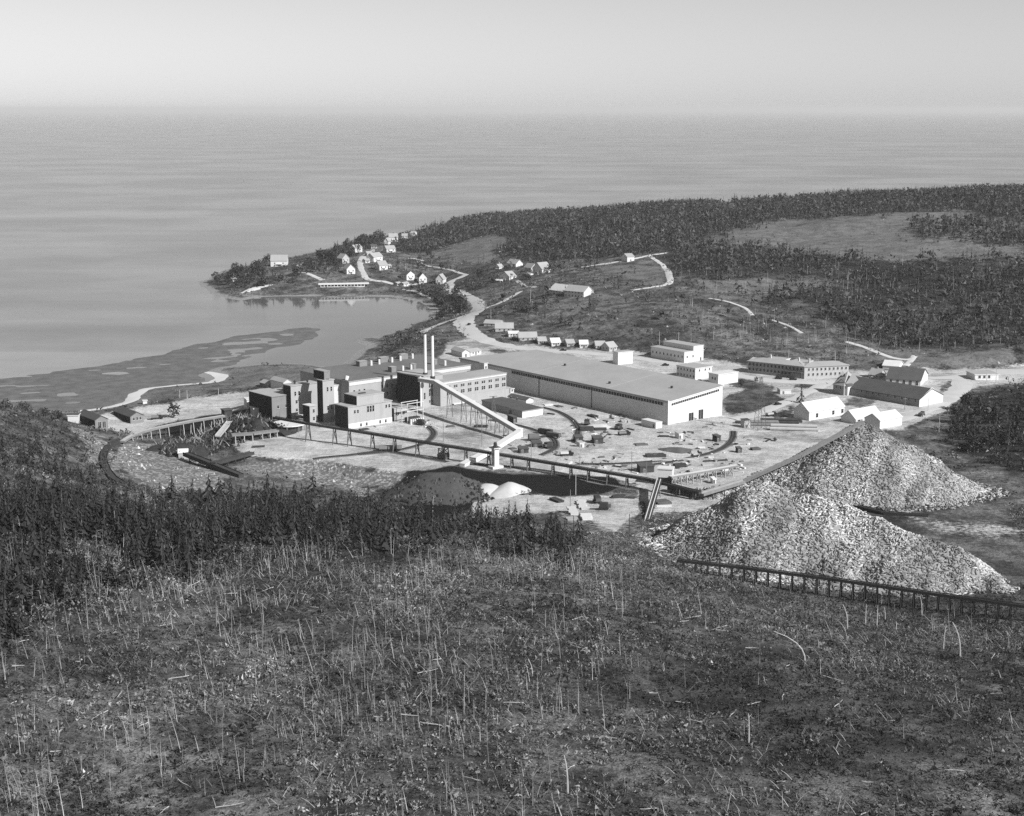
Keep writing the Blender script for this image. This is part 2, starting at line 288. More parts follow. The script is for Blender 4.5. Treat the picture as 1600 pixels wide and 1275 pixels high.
for nme, a in (('sand', sand), ('rubble', rub), ('field', field), ('coal', np.maximum(coalm, dheap)), ('shore', shore), ('wood', wood)):
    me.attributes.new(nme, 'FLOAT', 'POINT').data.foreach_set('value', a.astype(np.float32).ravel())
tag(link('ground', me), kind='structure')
# ------------------------------------------------------------------ water
m, nt, b = newmat('water'); co = nt.nodes.new('ShaderNodeTexCoord').outputs['Object']
mp = nt.nodes.new('ShaderNodeMapping'); mp.inputs['Scale'].default_value = (.15, 1, 1); mp.inputs['Rotation'].default_value = (0, 0, .12); nt.links.new(co, mp.inputs[0])
bands = noise(nt, mp.outputs[0], .004, 6, .65); swirl = noise(nt, co, .0035, 5)
rip = noise(nt, mp.outputs[0], .12, 2)
calm = ramp(nt, attr(nt, 'calm'), 0, 1)
v = mth(nt, 'ADD', mth(nt, 'MULTIPLY', ramp(nt, bands, .38, .62), .12), mth(nt, 'MULTIPLY', ramp(nt, swirl, .38, .62), .07))
setcol(nt, b, mixf(nt, calm, mth(nt, 'ADD', v, .12), mth(nt, 'ADD', mth(nt, 'MULTIPLY', v, .3), .075)))
nt.links.new(mixf(nt, calm, mth(nt, 'ADD', mth(nt, 'MULTIPLY', ramp(nt, bands, .3, .7), .16), .2), .06), b.inputs['Roughness'])
b.inputs['IOR'].default_value = 1.33; b.inputs['Specular IOR Level'].default_value = .5
bp = nt.nodes.new('ShaderNodeBump'); bp.inputs['Distance'].default_value = .25
nt.links.new(rip, bp.inputs['Height']); nt.links.new(mixf(nt, calm, .2, .02), bp.inputs['Strength']); nt.links.new(bp.outputs[0], b.inputs['Normal'])
xs = np.concatenate([[-160000, -46000, -20000, -9000, -4000, -2000], np.linspace(-1200, 600, 46), [1500, 4000, 9000, 20000, 46000, 160000]])
ys = np.concatenate([[500], np.linspace(700, 2300, 41), [2700, 3500, 5000, 8000, 14000, 25000, 46000, 165000]])
sx, sy = np.meshgrid(xs, ys, indexing='ij')
ii = np.arange(sx.size).reshape(sx.shape); q = np.stack([ii[:-1, :-1], ii[1:, :-1], ii[1:, 1:], ii[:-1, 1:]], -1).reshape(-1, 4)
me = arrmesh('sea', np.stack([sx, sy, np.zeros_like(sx)], -1).reshape(-1, 3), q, m)
cpoly = [tuple(at(x, y, 0)[:2]) for x, y in [(300,470),(430,455),(700,455),(700,590),(300,600),(430,545),(520,512),(400,490)]]
calm_a = np.clip(sdf(cpoly, sx, sy)/60+.6, 0, 1)
me.attributes.new('calm', 'FLOAT', 'POINT').data.foreach_set('value', calm_a.astype(np.float32).ravel())
tag(link('sea', me), kind='structure')
# mudflats bared by the tide: low uneven banks that break the surface
def mudflat(px, seed, top=.22):
    poly = [tuple(at(x, y, 0)[:2]) for x, y in px]; a = np.array(poly); x0, y0 = a.min(0)-4; x1, y1 = a.max(0)+4
    nx, ny = int((x1-x0)/3), int((y1-y0)/3); gx, gy = np.meshgrid(np.linspace(x0, x1, nx), np.linspace(y0, y1, ny), indexing='ij')
    d = sdf(poly, gx, gy)+(vnoise(gx, gy, 22, seed)-.5)*16
    th = .35+.5*math.radians(12)
    cx, cy = gx*math.cos(.35)+gy*math.sin(.35), -gx*math.sin(.35)+gy*math.cos(.35)
    z = np.clip(d*.03, -.5, top)+(vnoise(cx/2.2, cy, 8, seed+1)-.45)*.8*np.clip(d/12, 0, 1)+(vnoise(gx, gy, 6, seed+2)-.5)*.12
    z = np.where(d < -6, -.6, z)
    ii = np.arange(gx.size).reshape(gx.shape); q = np.stack([ii[:-1, :-1], ii[1:, :-1], ii[1:, 1:], ii[:-1, 1:]], -1)
    keep = (np.maximum.reduce([d[:-1, :-1], d[1:, :-1], d[1:, 1:], d[:-1, 1:]]) > -6); q = q[keep]
    return tag(link('mudflat', arrmesh('mudflat', np.stack([gx, gy, z], -1).reshape(-1, 3), q.reshape(-1, 4), M['mud'], smooth=True)), kind='structure')
M['mud'] = mat('mud', .13, .5, .12, .7)
mudflat([(-120,604),(-60,597),(25,589),(100,579),(160,570),(230,558),(290,546),(340,533),(380,525),(430,517),(480,512),(506,513),(509,517),(490,527),(465,536),(430,544),(395,556),(365,568),(345,576),(326,578),(318,582),(336,590),(330,597),(290,601),(232,608),(212,616),(198,629),(150,640),(60,645),(-120,652)], 31)
# ------------------------------------------------------------------ roads, paths and the beach, draped on the ground
def drape(name, px, wd, material, z=None, lift=.25, kind='structure', jit=.18, seg=5.0):
    P = [at(x, y, z)[:2] if z is not None else hit(x, y)[:2] for x, y in px]
    pts = [P[0]]
    for i in range(len(P)-1):                       # Catmull-Rom through the picked points
        p0 = P[max(i-1, 0)]; p1 = P[i]; p2 = P[i+1]; p3 = P[min(i+2, len(P)-1)]; n = max(2, int(np.linalg.norm(p2-p1)/seg))
        for k in range(1, n+1):
            t = k/n; pts.append(.5*((2*p1)+(-p0+p2)*t+(2*p0-5*p1+4*p2-p3)*t*t+(-p0+3*p1-3*p2+p3)*t**3))
    pts = np.array(pts); tg = np.gradient(pts, axis=0); tg /= np.linalg.norm(tg, axis=1)[:, None]+1e-9; nn = np.stack([-tg[:, 1], tg[:, 0]], -1)
    W = wd if np.ndim(wd) else np.full(len(P), wd); ww = np.interp(np.linspace(0, 1, len(pts)), np.linspace(0, 1, len(W)), W)
    jl = 1+(RNG.random(len(pts))-.5)*2*jit; jr = 1+(RNG.random(len(pts))-.5)*2*jit
    cols = []
    for f in np.linspace(-.5, .5, 5):
        k = f*ww*(jl if f < 0 else jr); p = pts+nn*k[:, None]; h = np.maximum(T(p[:, 0], p[:, 1]), .02)+lift*(1-.8*abs(2*f)**3)
        cols.append(np.concatenate([p, h[:, None]], 1))
    V = np.stack(cols, 1); n = len(pts); ii = np.arange(n*5).reshape(n, 5); q = np.stack([ii[:-1, :-1], ii[:-1, 1:], ii[1:, 1:], ii[1:, :-1]], -1).reshape(-1, 4)
    o = link(name, arrmesh(name, V.reshape(-1, 3), q[:, ::-1], M[material], smooth=True)); tag(o, kind=kind); return pts
M['road'] = mat('road', .5, .14, .12); M['path'] = mat('path', .55, .15, .2); M['beach'] = mat('beach', .6, .1, .15); M['track_bed'] = mat('track_bed', .17, .3, .3)
drape('road', [(728,429),(718,434),(704,441),(701,450),(719,459),(735,467),(748,476),(741,489),(724,500),(730,513),(746,526),(775,537),(830,546),(900,550),(960,556),(1010,562),(1080,575),(1160,588),(1220,596),(1290,598)], [7,8,12,13,10,11,12,12,16,16,14,14,13,12,11,10,10,10,11,12], 'road')
drape('road', [(745,488),(720,495),(690,505),(668,514),(655,521)], [8,7,7,8,9], 'road')
drape('road', [(738,494),(752,484),(772,477),(786,471),(800,463),(815,455)], [9,8,8,6,5,4], 'road')
drape('road', [(1290,598),(1340,596),(1420,590),(1490,590),(1560,582),(1650,576)], [12,10,8,14,20,22], 'road')
drape('road', [(1500,592),(1502,604),(1480,624),(1450,640),(1412,655),(1380,660)], [10,12,12,10,9,7], 'road')
drape('road', [(1145,655),(1180,648),(1215,634),(1245,622),(1262,612),(1290,600)], [8,8,8,8,8,8], 'road')
drape('path', [(728,429),(712,424),(690,418.5),(670,416),(658,411),(654,408.5),(661,407.5),(648,404),(637,403.5)], 3.5, 'path')
drape('road', [(660,443),(625,445),(600,440),(575,436),(569,428),(563,414),(567,404),(575,396),(582,390)], [6,7,6,6,7,9,9,8,6], 'road')
drape('path', [(505,438),(490,431),(475,426),(462,424),(466,416),(471,411)], 5, 'path')
drape('path', [(1040,395),(1000,402),(960,410),(930,414),(908,417.5)], 5, 'path')
drape('path', [(1015,400),(1036,415),(1046,432),(1044,444),(1010,450),(985,453.5)], [4,4,5,6,5,4], 'path')
drape('path', [(1108,466),(1140,472),(1165,482),(1176,493)], 3, 'path')
drape('path', [(1206,500),(1235,510),(1253,521)], 2.5, 'path')
drape('path', [(1323,534),(1350,542),(1380,554),(1405,561),(1424,561),(1429,556),(1416,572)], 4, 'path')
drape('path', [(808,438),(818,446),(838,449)], 3.5, 'path')
drape('path', [(630,452),(655,458),(685,470)], 3, 'path')
drape('beach', [(125,641.5),(155,639),(200,629),(213,615),(232,607.5),(290,601),(333,597),(346,590),(339,584.5),(324,581)], [5,7,8,9,9,7,7,9,9,5], 'beach', z=.25)
drape('beach', [(376,461),(395,458),(425,454)], [4,9,4], 'beach', z=.4)
# ------------------------------------------------------------------ the summer air over the sea
hb = MB().box(-170000, 170000, -60, 180000, -4, 215); me_h = bpy.data.meshes.new('haze'); me_h.from_pydata(hb.v, [], hb.f); me_h.update()
hz = bpy.data.materials.new('haze'); hz.use_nodes = True; hn = hz.node_tree; hn.nodes.remove(hn.nodes['Principled BSDF'])
pv = hn.nodes.new('ShaderNodeVolumePrincipled'); pv.inputs['Color'].default_value = (.69, .69, .69, 1); pv.inputs['Density'].default_value = HAZE; pv.inputs['Anisotropy'].default_value = 0.0
hn.links.new(pv.outputs[0], hn.nodes['Material Output'].inputs['Volume']); me_h.materials.append(hz)
tag(link('haze', me_h), kind='stuff')
# ------------------------------------------------------------------ building kit
_wcache = {}
def window_mesh(wd, h, fr='frame', kind='window'):
    k = (round(wd, 2), round(h, 2), fr, kind)
    if k not in _wcache:
        m = MB(); t = .08
        m.box(-wd/2, wd/2, -.035, .05, 0, h, 1)
        for a in ((-wd/2-t, -wd/2, -.02, h+t), (wd/2, wd/2+t, -.02, h+t)): m.box(a[0], a[1], -.12, .05, a[2], a[3], 0)
        m.box(-wd/2, wd/2, -.12, .05, h, h+t, 0)
        if kind == 'window': m.box(-wd/2-.2, wd/2+.2, -.22, .05, -.18, -.02, 0); m.box(-wd/2, wd/2, -.06, -.034, h*.52, h*.52+.05, 0)
        else: m.box(-.05, .05, -.07, -.036, 0, h, 0)
        me = bpy.data.meshes.new(kind); me.from_pydata(m.v, [], m.f)
        me.materials.append(M[fr]); me.materials.append(M['glass'] if kind == 'window' else M['tar_and_shade']); me.polygons.foreach_set('material_index', m.m); me.update(); _wcache[k] = me
    return _wcache[k]
def frange(n, a=.08, b=.92): return [a+(b-a)*i/max(n-1, 1) for i in range(n)]
def pairs(n, a=.06, b=.94, gap=.012):
    out = []
    for f in frange(n, a, b): out += [f-gap, f+gap]
    return out
def body(r, L1, L2, H, roof, wall, roofm, ridge='x', rise=3, over=.35, z0=0, down=0, wname='wall', rname='roof', off=(0, 0), split=None, Hfar=None):
    """walls and roof as children of r; x runs along the right-hand face, y away from it"""
    ox, oy = off; m = MB()
    if roof in ('flat', 'mono'):
        Hf = H if roof == 'flat' else Hfar
        v = [(ox, oy, z0-down), (ox+L1, oy, z0-down), (ox+L1, oy+L2, z0-down), (ox, oy+L2, z0-down), (ox, oy, z0+H), (ox+L1, oy, z0+H), (ox+L1, oy+L2, z0+H), (ox, oy+L2, z0+H)]
        if roof == 'mono': v[6] = (ox+L1, oy+L2, z0+Hf[1]); v[7] = (ox, oy+L2, z0+Hf[0])
        if roof == 'mono' and len(Hf) > 2: v[5] = (ox+L1, oy, z0+Hf[2])
        m.add(v, [(0,1,5,4), (1,2,6,5), (2,3,7,6), (3,0,4,7)]); m.build(wname, wall, r)
        a = over; e = [(ox-a, oy-a, v[4][2]), (ox+L1+a, oy-a, v[5][2]), (ox+L1+a, oy+L2+a, v[6][2]), (ox-a, oy+L2+a, v[7][2])]
        rm = MB(); t = .45
        rm.add([(p[0], p[1], p[2]+.003) for p in e]+[(p[0], p[1], p[2]+t) for p in e], [(0,3,2,1),(0,1,5,4),(1,2,6,5),(2,3,7,6),(3,0,4,7)], 1).add([(p[0], p[1], p[2]+t) for p in e], [(0,1,2,3)], 0)
        return rm.build(rname, [roofm, wall if not isinstance(wall, (list, tuple)) else wall[0]], r)
    if ridge == 'x':
        v = [(ox,oy,z0-down),(ox+L1,oy,z0-down),(ox+L1,oy+L2,z0-down),(ox,oy+L2,z0-down),(ox,oy,z0+H),(ox+L1,oy,z0+H),(ox+L1,oy+L2,z0+H),(ox,oy+L2,z0+H),(ox,oy+L2/2,z0+H+rise),(ox+L1,oy+L2/2,z0+H+rise)]
        f = [(0,1,5,4),(1,2,6,9,5),(2,3,7,6),(3,0,4,8,7)]
        A = [(ox-over, oy-over, z0+H-over*rise/(L2/2)), (ox+L1+over, oy-over, z0+H-over*rise/(L2/2)), (ox+L1+over, oy+L2/2, z0+H+rise), (ox-over, oy+L2/2, z0+H+rise), (ox+L1+over, oy+L2+over, z0+H-over*rise/(L2/2)), (ox-over, oy+L2+over, z0+H-over*rise/(L2/2))]
    else:
        v = [(ox,oy,z0-down),(ox+L1,oy,z0-down),(ox+L1,oy+L2,z0-down),(ox,oy+L2,z0-down),(ox,oy,z0+H),(ox+L1,oy,z0+H),(ox+L1,oy+L2,z0+H),(ox,oy+L2,z0+H),(ox+L1/2,oy,z0+H+rise),(ox+L1/2,oy+L2,z0+H+rise)]
        f = [(0,1,5,8,4),(1,2,6,5),(2,3,7,9,6),(3,0,4,7)]
        k = z0+H-over*rise/(L1/2)
        A = [(ox+L1+over, oy-over, k), (ox+L1+over, oy+L2+over, k), (ox+L1/2, oy+L2+over, z0+H+rise), (ox+L1/2, oy-over, z0+H+rise), (ox-over, oy+L2+over, k), (ox-over, oy-over, k)]
    m.add(v, f); m.build(wname, wall, r)
    B = [(p[0], p[1], p[2]+.02) for p in A]; Tt = [(p[0], p[1], p[2]+.3) for p in A]
    if roof == 'hip':
        ins = min(L1, L2)/2
        for q in (B, Tt):
            if ridge == 'x': q[2] = (ox+L1-ins, q[2][1], q[2][2]); q[3] = (ox+ins, q[3][1], q[3][2])
            else: q[2] = (q[2][0], oy+L2-ins, q[2][2]); q[3] = (q[3][0], oy+ins, q[3][2])
    rm = MB(); rm.add(B+Tt, [(6,7,8,9), (9,8,10,11), (0,3,2,1), (3,5,4,2), (0,1,7,6), (4,5,11,10), (1,2,8,7), (3,0,6,9), (2,4,10,8), (5,3,9,11)])
    if roof == 'hip': rm.add([Tt[1], Tt[4], Tt[2]], [(0,1,2)]); rm.add([Tt[5], Tt[0], Tt[3]], [(0,1,2)])
    return rm.build(rname, roofm, r)
def openings(r, L1, L2, wins, fr='frame', off=(0, 0)):
    for wv in wins:
        face, fs, z, wd, h = wv[:5]; kind = wv[5] if len(wv) > 5 else 'window'
        for f in fs:
            me = window_mesh(wd, h, fr, kind)
            if face == 'R': link(kind, me, r, (off[0]+f*L1, off[1]-.004, z))
            elif face == 'E': link(kind, me, r, (off[0]+L1+.004, off[1]+f*L2, z), math.pi/2)
            else: link(kind, me, r, (off[0]-.004, off[1]+f*L2, z), -math.pi/2)
def along(P, dx, dy, px):
    """distance from P along (dx,dy) at which the picture column px is reached (level ground)"""
    k = (px-CX)/F; dz = P[2]-CAMZ
    return (k*(P[1]*CP-dz*SP)-P[0])/(dx-k*dy*CP)
def Bld(name, label, cat, corner, xr, ang, xl=None, top=None, h=None, depth=None, ctop=None, z0=None, roof='flat', wall='brick', roofm='roofgrey', peak=None, rise=None, ridge='x', wins=(), group=None, over=.35, Hfar=None, parent_tag=True, fr='frame', down=2.0):
    u = (math.cos(math.radians(ang)), math.sin(math.radians(ang))); wv = (-u[1], u[0])
    if ctop is not None:
        z0 = 8 if z0 is None else z0; P = at(ctop[0], ctop[1], z0+h); P[2] = z0
    else:
        P = hit(*corner) if z0 is None else at(corner[0], corner[1], z0)
        if h is None: h = z_at_row(P[0], P[1], top)-P[2]
    L1 = along(P, u[0], u[1], xr); L2 = depth if depth is not None else along(P, wv[0], wv[1], xl)
    if peak is not None:
        mid = P[:2]+(np.array(wv)*L2/2 if ridge == 'x' else np.array(u)*L1/2); rise = z_at_row(mid[0], mid[1], peak)-P[2]-h
    r = root(name, P, math.radians(ang), label, cat, group)
    body(r, L1, L2, h, roof, wall, roofm, ridge, rise or 2.5, over, down=down, Hfar=[a+h for a in Hfar] if Hfar else None)
    openings(r, L1, L2, wins, fr); DIM[label] = (P, L1, L2, h, ang)
    return r, L1, L2, h
DIM = {}
def house(name, label, p0, p1, depth, top, peak=None, ridge='x', wall='white', roofm='roofgrey', wins=None, group=None, roof='gable', cat='house', rise=None, chim=False, z0=None):
    """a house whose nearest face runs between two picture points on the ground"""
    A = hit(*p0) if z0 is None else at(*p0, z0); ang = math.degrees(math.atan2(*(((hit(*p1) if z0 is None else at(*p1, z0))-A)[[1, 0]])))
    ang = max(-50, min(60, ang))
    r, L1, L2, h = Bld(name, label, cat, p0, p1[0], ang, depth=depth, top=top, roof=roof, wall=wall, roofm=roofm, peak=peak, rise=rise, ridge=ridge, group=group, over=.4, z0=z0)
    if wins is None: wins = [('R', [.25, .75], h*.5, 1.0, 1.3), ('R', [.5], .1, 1.1, 2.0, 'door'), ('L', [.3, .7], h*.5, 1.0, 1.3)]
    openings(r, L1, L2, wins, 'frame')
    if cat == 'house' and L1 > 4:
        MB().box(L1*.3, L1*.7, -1.7, -.05, h*.42, h*.5).box(L1*.3, L1*.33, -1.7, -1.5, -.5, h*.42).box(L1*.67, L1*.7, -1.7, -1.5, -.5, h*.42).build('porch', 'whitewall', r); chim = True
    if chim:
        zt = h+(rise or 3)
        if peak is not None:
            u = np.array((math.cos(math.radians(ang)), math.sin(math.radians(ang)))); zt = h+3
        MB().box(L1*.5-.4, L1*.5+.4, L2*.5-.4, L2*.5+.4, h, zt+1.4).build('chimney', 'brick', r)
    return r, L1, L2, h
# ------------------------------------------------------------------ the mill: brick fronts, left end walls painted black for their shade
def shadowed(r, b_, h, lo=0): MB().box(-.07, -.012, .0, b_, -1+lo, h-.05+lo).build('end_wall_or_shade', 'tar_and_shade', r)  # near-black sheet that paints shade over a block's left wall
MA = 41.0
r, a, b_, h = Bld('mill_wing', 'low flat roofed mill wing with black end wall, left of the twin towers', 'building', (425.6,657), 457, MA, xl=390, top=621, wall='darkbrick', roofm='rooflight', wins=[('R', [.3, .7], 6, 1.2, 1.6)])  # black of the end wall is painted shade
shadowed(r, b_, h)
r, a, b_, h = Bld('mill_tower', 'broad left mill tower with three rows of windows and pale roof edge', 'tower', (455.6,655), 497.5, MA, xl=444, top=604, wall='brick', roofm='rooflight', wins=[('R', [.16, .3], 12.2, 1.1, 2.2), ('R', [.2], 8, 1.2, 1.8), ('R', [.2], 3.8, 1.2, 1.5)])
shadowed(r, b_, h)
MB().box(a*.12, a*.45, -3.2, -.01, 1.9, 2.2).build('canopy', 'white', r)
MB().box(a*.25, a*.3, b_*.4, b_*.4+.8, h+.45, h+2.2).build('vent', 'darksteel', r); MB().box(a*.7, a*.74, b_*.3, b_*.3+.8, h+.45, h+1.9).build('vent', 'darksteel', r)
r, a, b_, h = Bld('mill_tower', 'tall narrow right mill tower topped by a black walled lift house', 'tower', (505.6,660), 523, MA, xl=497, top=595.6, wall='brick', roofm='roofgrey', wins=[('R', [.42, .75], 16, 1.0, 2.3), ('R', [.42, .75], 6.2, 1.0, 2.2), ('R', [.5], 22, .9, .9)])  # black of the lift house is shade painted on its left side
shadowed(r, b_, h)
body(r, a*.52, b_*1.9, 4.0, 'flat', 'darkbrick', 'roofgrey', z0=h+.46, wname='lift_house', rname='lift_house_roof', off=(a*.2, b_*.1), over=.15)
MB().box(a*.2-.07, a*.2-.012, b_*.1, b_*2, h+.47, h+4.4).build('lift_house_shade_wall', 'tar_and_shade', r)  # shade of the lift house's left side painted on in black
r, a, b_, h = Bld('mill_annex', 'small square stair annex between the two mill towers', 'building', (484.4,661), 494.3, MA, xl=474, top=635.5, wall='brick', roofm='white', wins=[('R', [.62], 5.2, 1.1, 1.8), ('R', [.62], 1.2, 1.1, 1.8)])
shadowed(r, b_, h)
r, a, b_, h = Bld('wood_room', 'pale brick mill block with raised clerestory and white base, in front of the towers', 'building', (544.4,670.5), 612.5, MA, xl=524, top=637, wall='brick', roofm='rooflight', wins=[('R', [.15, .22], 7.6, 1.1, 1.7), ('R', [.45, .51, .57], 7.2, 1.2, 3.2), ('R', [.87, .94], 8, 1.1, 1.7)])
shadowed(r, b_, h)
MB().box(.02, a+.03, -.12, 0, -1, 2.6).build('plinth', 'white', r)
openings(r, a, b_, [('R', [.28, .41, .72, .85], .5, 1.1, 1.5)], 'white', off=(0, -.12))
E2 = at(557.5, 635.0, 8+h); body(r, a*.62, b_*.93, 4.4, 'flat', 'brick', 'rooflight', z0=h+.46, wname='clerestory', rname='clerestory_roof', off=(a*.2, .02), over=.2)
MB().box(a*.2-.07, a*.2-.012, .02, b_*.95, h+.47, h+4.8).build('clerestory_shade_wall', 'tar_and_shade', r)  # black sheet painting shade on the clerestory's left side
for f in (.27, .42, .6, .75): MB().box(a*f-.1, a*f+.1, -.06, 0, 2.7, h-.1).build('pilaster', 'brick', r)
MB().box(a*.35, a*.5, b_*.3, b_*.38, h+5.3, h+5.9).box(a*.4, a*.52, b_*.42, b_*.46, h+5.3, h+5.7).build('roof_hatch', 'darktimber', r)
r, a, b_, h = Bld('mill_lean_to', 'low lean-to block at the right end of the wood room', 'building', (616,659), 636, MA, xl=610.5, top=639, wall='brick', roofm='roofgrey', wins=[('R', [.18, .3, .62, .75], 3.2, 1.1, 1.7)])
shadowed(r, b_, h)
# the long flat roofed machine hall
r, a, b_, h = Bld('machine_hall', 'very long flat roofed machine hall behind the mill, lined with roof vents', 'building', None, 735, MA, xl=470, ctop=(545,597), h=13, wall='brick', roofm='rooftar', wins=[('R', frange(3, .04, .12), 6.5, 1.2, 1.6), ('R', frange(6, .06, .3), 2.8, 1.2, 1.8), ('R', [.26, .3, .34], 7.2, 1.3, 1.6)])
MB().box(0, a, -.3, -.01, h-2.2, h-.4).build('cornice', 'concrete', r)
HALL = (r, a, b_, h)
def roof_at(px, py, z): return at(px, py, 8+z)
def local(rt, p):
    d = Vector(p)-Vector(rt.location); c, s = math.cos(-rt.rotation_euler.z), math.sin(-rt.rotation_euler.z)
    return d.x*c-d.y*s, d.x*s+d.y*c
for px0, px1, py in ((562,577,573), (595,611,567), (627,641,562), (612,621,582), (679,684,570), (646,650,577)):     # dark roof monitors
    x, y = local(r, roof_at(px0, py, h+.45)); x1, _ = local(r, roof_at(px1, py, h+.45)); wdt = max(2, min(9, (px1-px0)*.36))
    body(r, wdt, 3.5, 2.6, 'flat', 'darkbrick', 'rooflight', z0=h+.46, wname='roof_monitor', rname='roof_monitor_roof', off=(x, y), over=.15)
for px, py in ((580,571), (592.5,569), (612.5,566), (625.5,563.5), (644.5,560), (629.5,579.5), (642.5,577.5), (695.5,571)):   # pale ventilator stubs
    x, y = local(r, roof_at(px, py, h+.45)); MB().bar((x, y, h+.4), (x, y, h+3.4), .75, .7, 8).build('roof_vent', 'white', r)
x, y = local(r, roof_at(541, 594, h+.45)); MB().bar((x, y, h+.4), (x+1, y+.6, h+2.4), .9, 1.3, 8).build('roof_cowl', 'white', r)
r, a, b_, h = Bld('mill_link', 'pale low link block with two small windows, right of the tall tower', 'building', None, 549.6, MA, ctop=(512,604.5), h=10.2, depth=7.5, wall='concrete', roofm='roofgrey', wins=[('R', [.7, .82], 7.5, .8, 1.1)])
# boiler house and its two stacks
r, a, b_, h = Bld('boiler_house', 'boiler house with black side wall and tall windows under the two chimneys', 'building', (656.5,635), 692, MA, xl=621, top=589.5, wall='brick', roofm='rooflight', wins=[('R', [.42, .52], 9.6, 1.0, 2.8), ('R', [.42, .52], 4.9, 1.0, 4.0), ('R', [.42, .52], 1.2, 1.0, 1.5), ('R', [.72, .8], 10, 1.0, 3.0), ('R', [.72, .8], 4.9, 1.0, 4.2), ('R', [.2], 3.6, 1.0, 3.6)])  # black of the side wall is painted shade
shadowed(r, b_, h)
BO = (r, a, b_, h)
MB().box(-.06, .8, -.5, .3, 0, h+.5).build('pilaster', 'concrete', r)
r, a, b_, h = Bld('ash_house', 'black walled low block stepping down in front of the boiler house', 'building', (632,625), 637, MA, xl=608, top=603.5, wall='darkbrick', roofm='roofgrey')  # black is shade painted on the left wall
shadowed(r, b_, h)
for (px, py, tp), lb in zip(((664.5,585.5,522), (676,591,524)), ('left tall white chimney stack rising from the boiler house roof', 'right tall white chimney stack rising from the boiler house roof')):
    P = at(px, py, 8+BO[3]+.45); ht = z_at_row(P[0], P[1], tp)-P[2]
    s = root('chimney_stack', P, 0, lb, 'chimney', 'twin boiler house chimneys')
    MB().bar((0,0,0), (0,0,ht), .92, .78, 14).build('shaft', 'white', s, smooth=False); MB().bar((0,0,-.3), (0,0,1.2), 1.4, 1.3, 10).build('base', 'darksteel', s)
    MB().bar((0,0,ht-.02), (0,0,ht+.4), .9, .9, 14).build('cap', 'darksteel', s)
# three storey wing with window pairs, and its lower aisle
r, a, b_, h = Bld('grinder_wing', 'mill wing with two long rows of paired windows below the machine hall', 'building', None, 791, MA, ctop=(688,598.5), h=13.2, depth=17, wall='brick', roofm='roofgrey', fr='frame', wins=[('R', pairs(9, .12, .96, .015), 9.6, 1.1, 1.5), ('R', pairs(9, .12, .96, .015), 6.0, 1.1, 2.0)])
MB().box(0, a, -.25, -.01, h-.9, h-.1).build('cornice', 'concrete', r)
r, a, b_, h = Bld('mill_aisle', 'lowest aisle of the mill with tall windows and a black doorway', 'building', (695,634), 796, MA, depth=7.5, top=621.5, wall='brick', roofm='roofgrey', wins=[('R', [.08, .2, .26, .31, .36, .45, .5, .66, .7, .77, .81, .88, .92], .9, 1.1, 2.4), ('R', [.58], .05, 3.6, 3.4, 'door')])
MB().box(a*.1, a*.42, -2.4, -.01, .3, .8).build('loading_step', 'white', r)
# ------------------------------------------------------------------ warehouse
WA = 38.5; u_ = np.array((math.cos(math.radians(WA)), math.sin(math.radians(WA)))); w_ = np.array((-u_[1], u_[0])); P = at(1043.5, 663.5, 8); h = z_at_row(P[0], P[1], 629)-8
a = along(P, u_[0], u_[1], 1128); b_ = along(P, w_[0], w_[1], 719); HR = z_at_row(P[0]+u_[0]*a, P[1]+u_[1]*a, 603)-8-h
Q = np.array((P[0]+u_[0]*a, P[1]+u_[1]*a, 8+h+HR)); bb = along(Q, w_[0], w_[1], 838)
r = root('warehouse', P, math.radians(WA), 'huge windowless grey roofed paper warehouse with white end wall and two doorways', 'warehouse')
v = [(0,0,-1),(a,0,-1),(a,bb,-1),(0,b_,-1),(0,0,h),(a,0,h+HR),(a,bb,h+HR),(0,b_,h)]; MB().add(v, [(0,1,5,4),(1,2,6,5),(2,3,7,6),(3,0,4,7)]).build('wall', 'white', r)
e = [(-.6,-.6,h+.01),(a+.6,-.6,h+HR+.01),(a+.6,bb+.6,h+HR+.01),(-.6,b_+.6,h+.01)]; MB().add(e+[(x,y,z+.45) for x,y,z in e], [(0,3,2,1),(0,1,5,4),(1,2,6,5),(2,3,7,6),(3,0,4,7)], 1).add([(x,y,z+.45) for x,y,z in e], [(0,1,2,3)], 0).build('roof', ['roofgrey', 'white'], r)
openings(r, a, b_, [('R', [.42], .05, 3.4, 4.2, 'door'), ('R', [.6], .05, 3.4, 5.0, 'door')], 'white')
def roofz(x): return h+.47+HR*(x+.6)/(a+1.2)
for f in (.27, .62): y = b_*f; MB().add([(0,y,roofz(0)+.004),(a*.96,y,roofz(a*.96)+.004),(a*.96,y+.25,roofz(a*.96)+.004),(0,y+.25,roofz(0)+.004)], [(0,1,2,3)]).build('roof_seam', 'whitewall', r)
wm_ = MB(); wm_.box(-.1, .05, b_*.02, b_*.72, h-2.1, h-.5, 0)
for i in range(60): y0 = b_*(.02+.7*i/60); wm_.box(-.2, -.09, y0, y0+.25, h-2.1, h-.5, 1)
wm_.build('window_band', ['glass', 'concrete'], r)
wm_ = MB(); n = 26
for i in range(n):
    f0 = .06+.88*i/n; z0_ = HR*f0; z1_ = HR*(f0+.026)
    wm_.add([(a*f0, -.1, z0_+h-2.2), (a*(f0+.026), -.1, z1_+h-2.2), (a*(f0+.026), -.1, z1_+h-1.0), (a*f0, -.1, z0_+h-1.0)], [(0,1,2,3)], 0)
wm_.build('window_band', ['glass', 'concrete'], r)
MB().box(-.5, .25, -.5, .25, -1, h+1.1).build('corner_pier', 'white', r)
for f in (.33, .58, .87): MB().box(-.3, 0, b_*f, b_*f+.35, 0, h-.1).build('downpipe', 'steel', r)
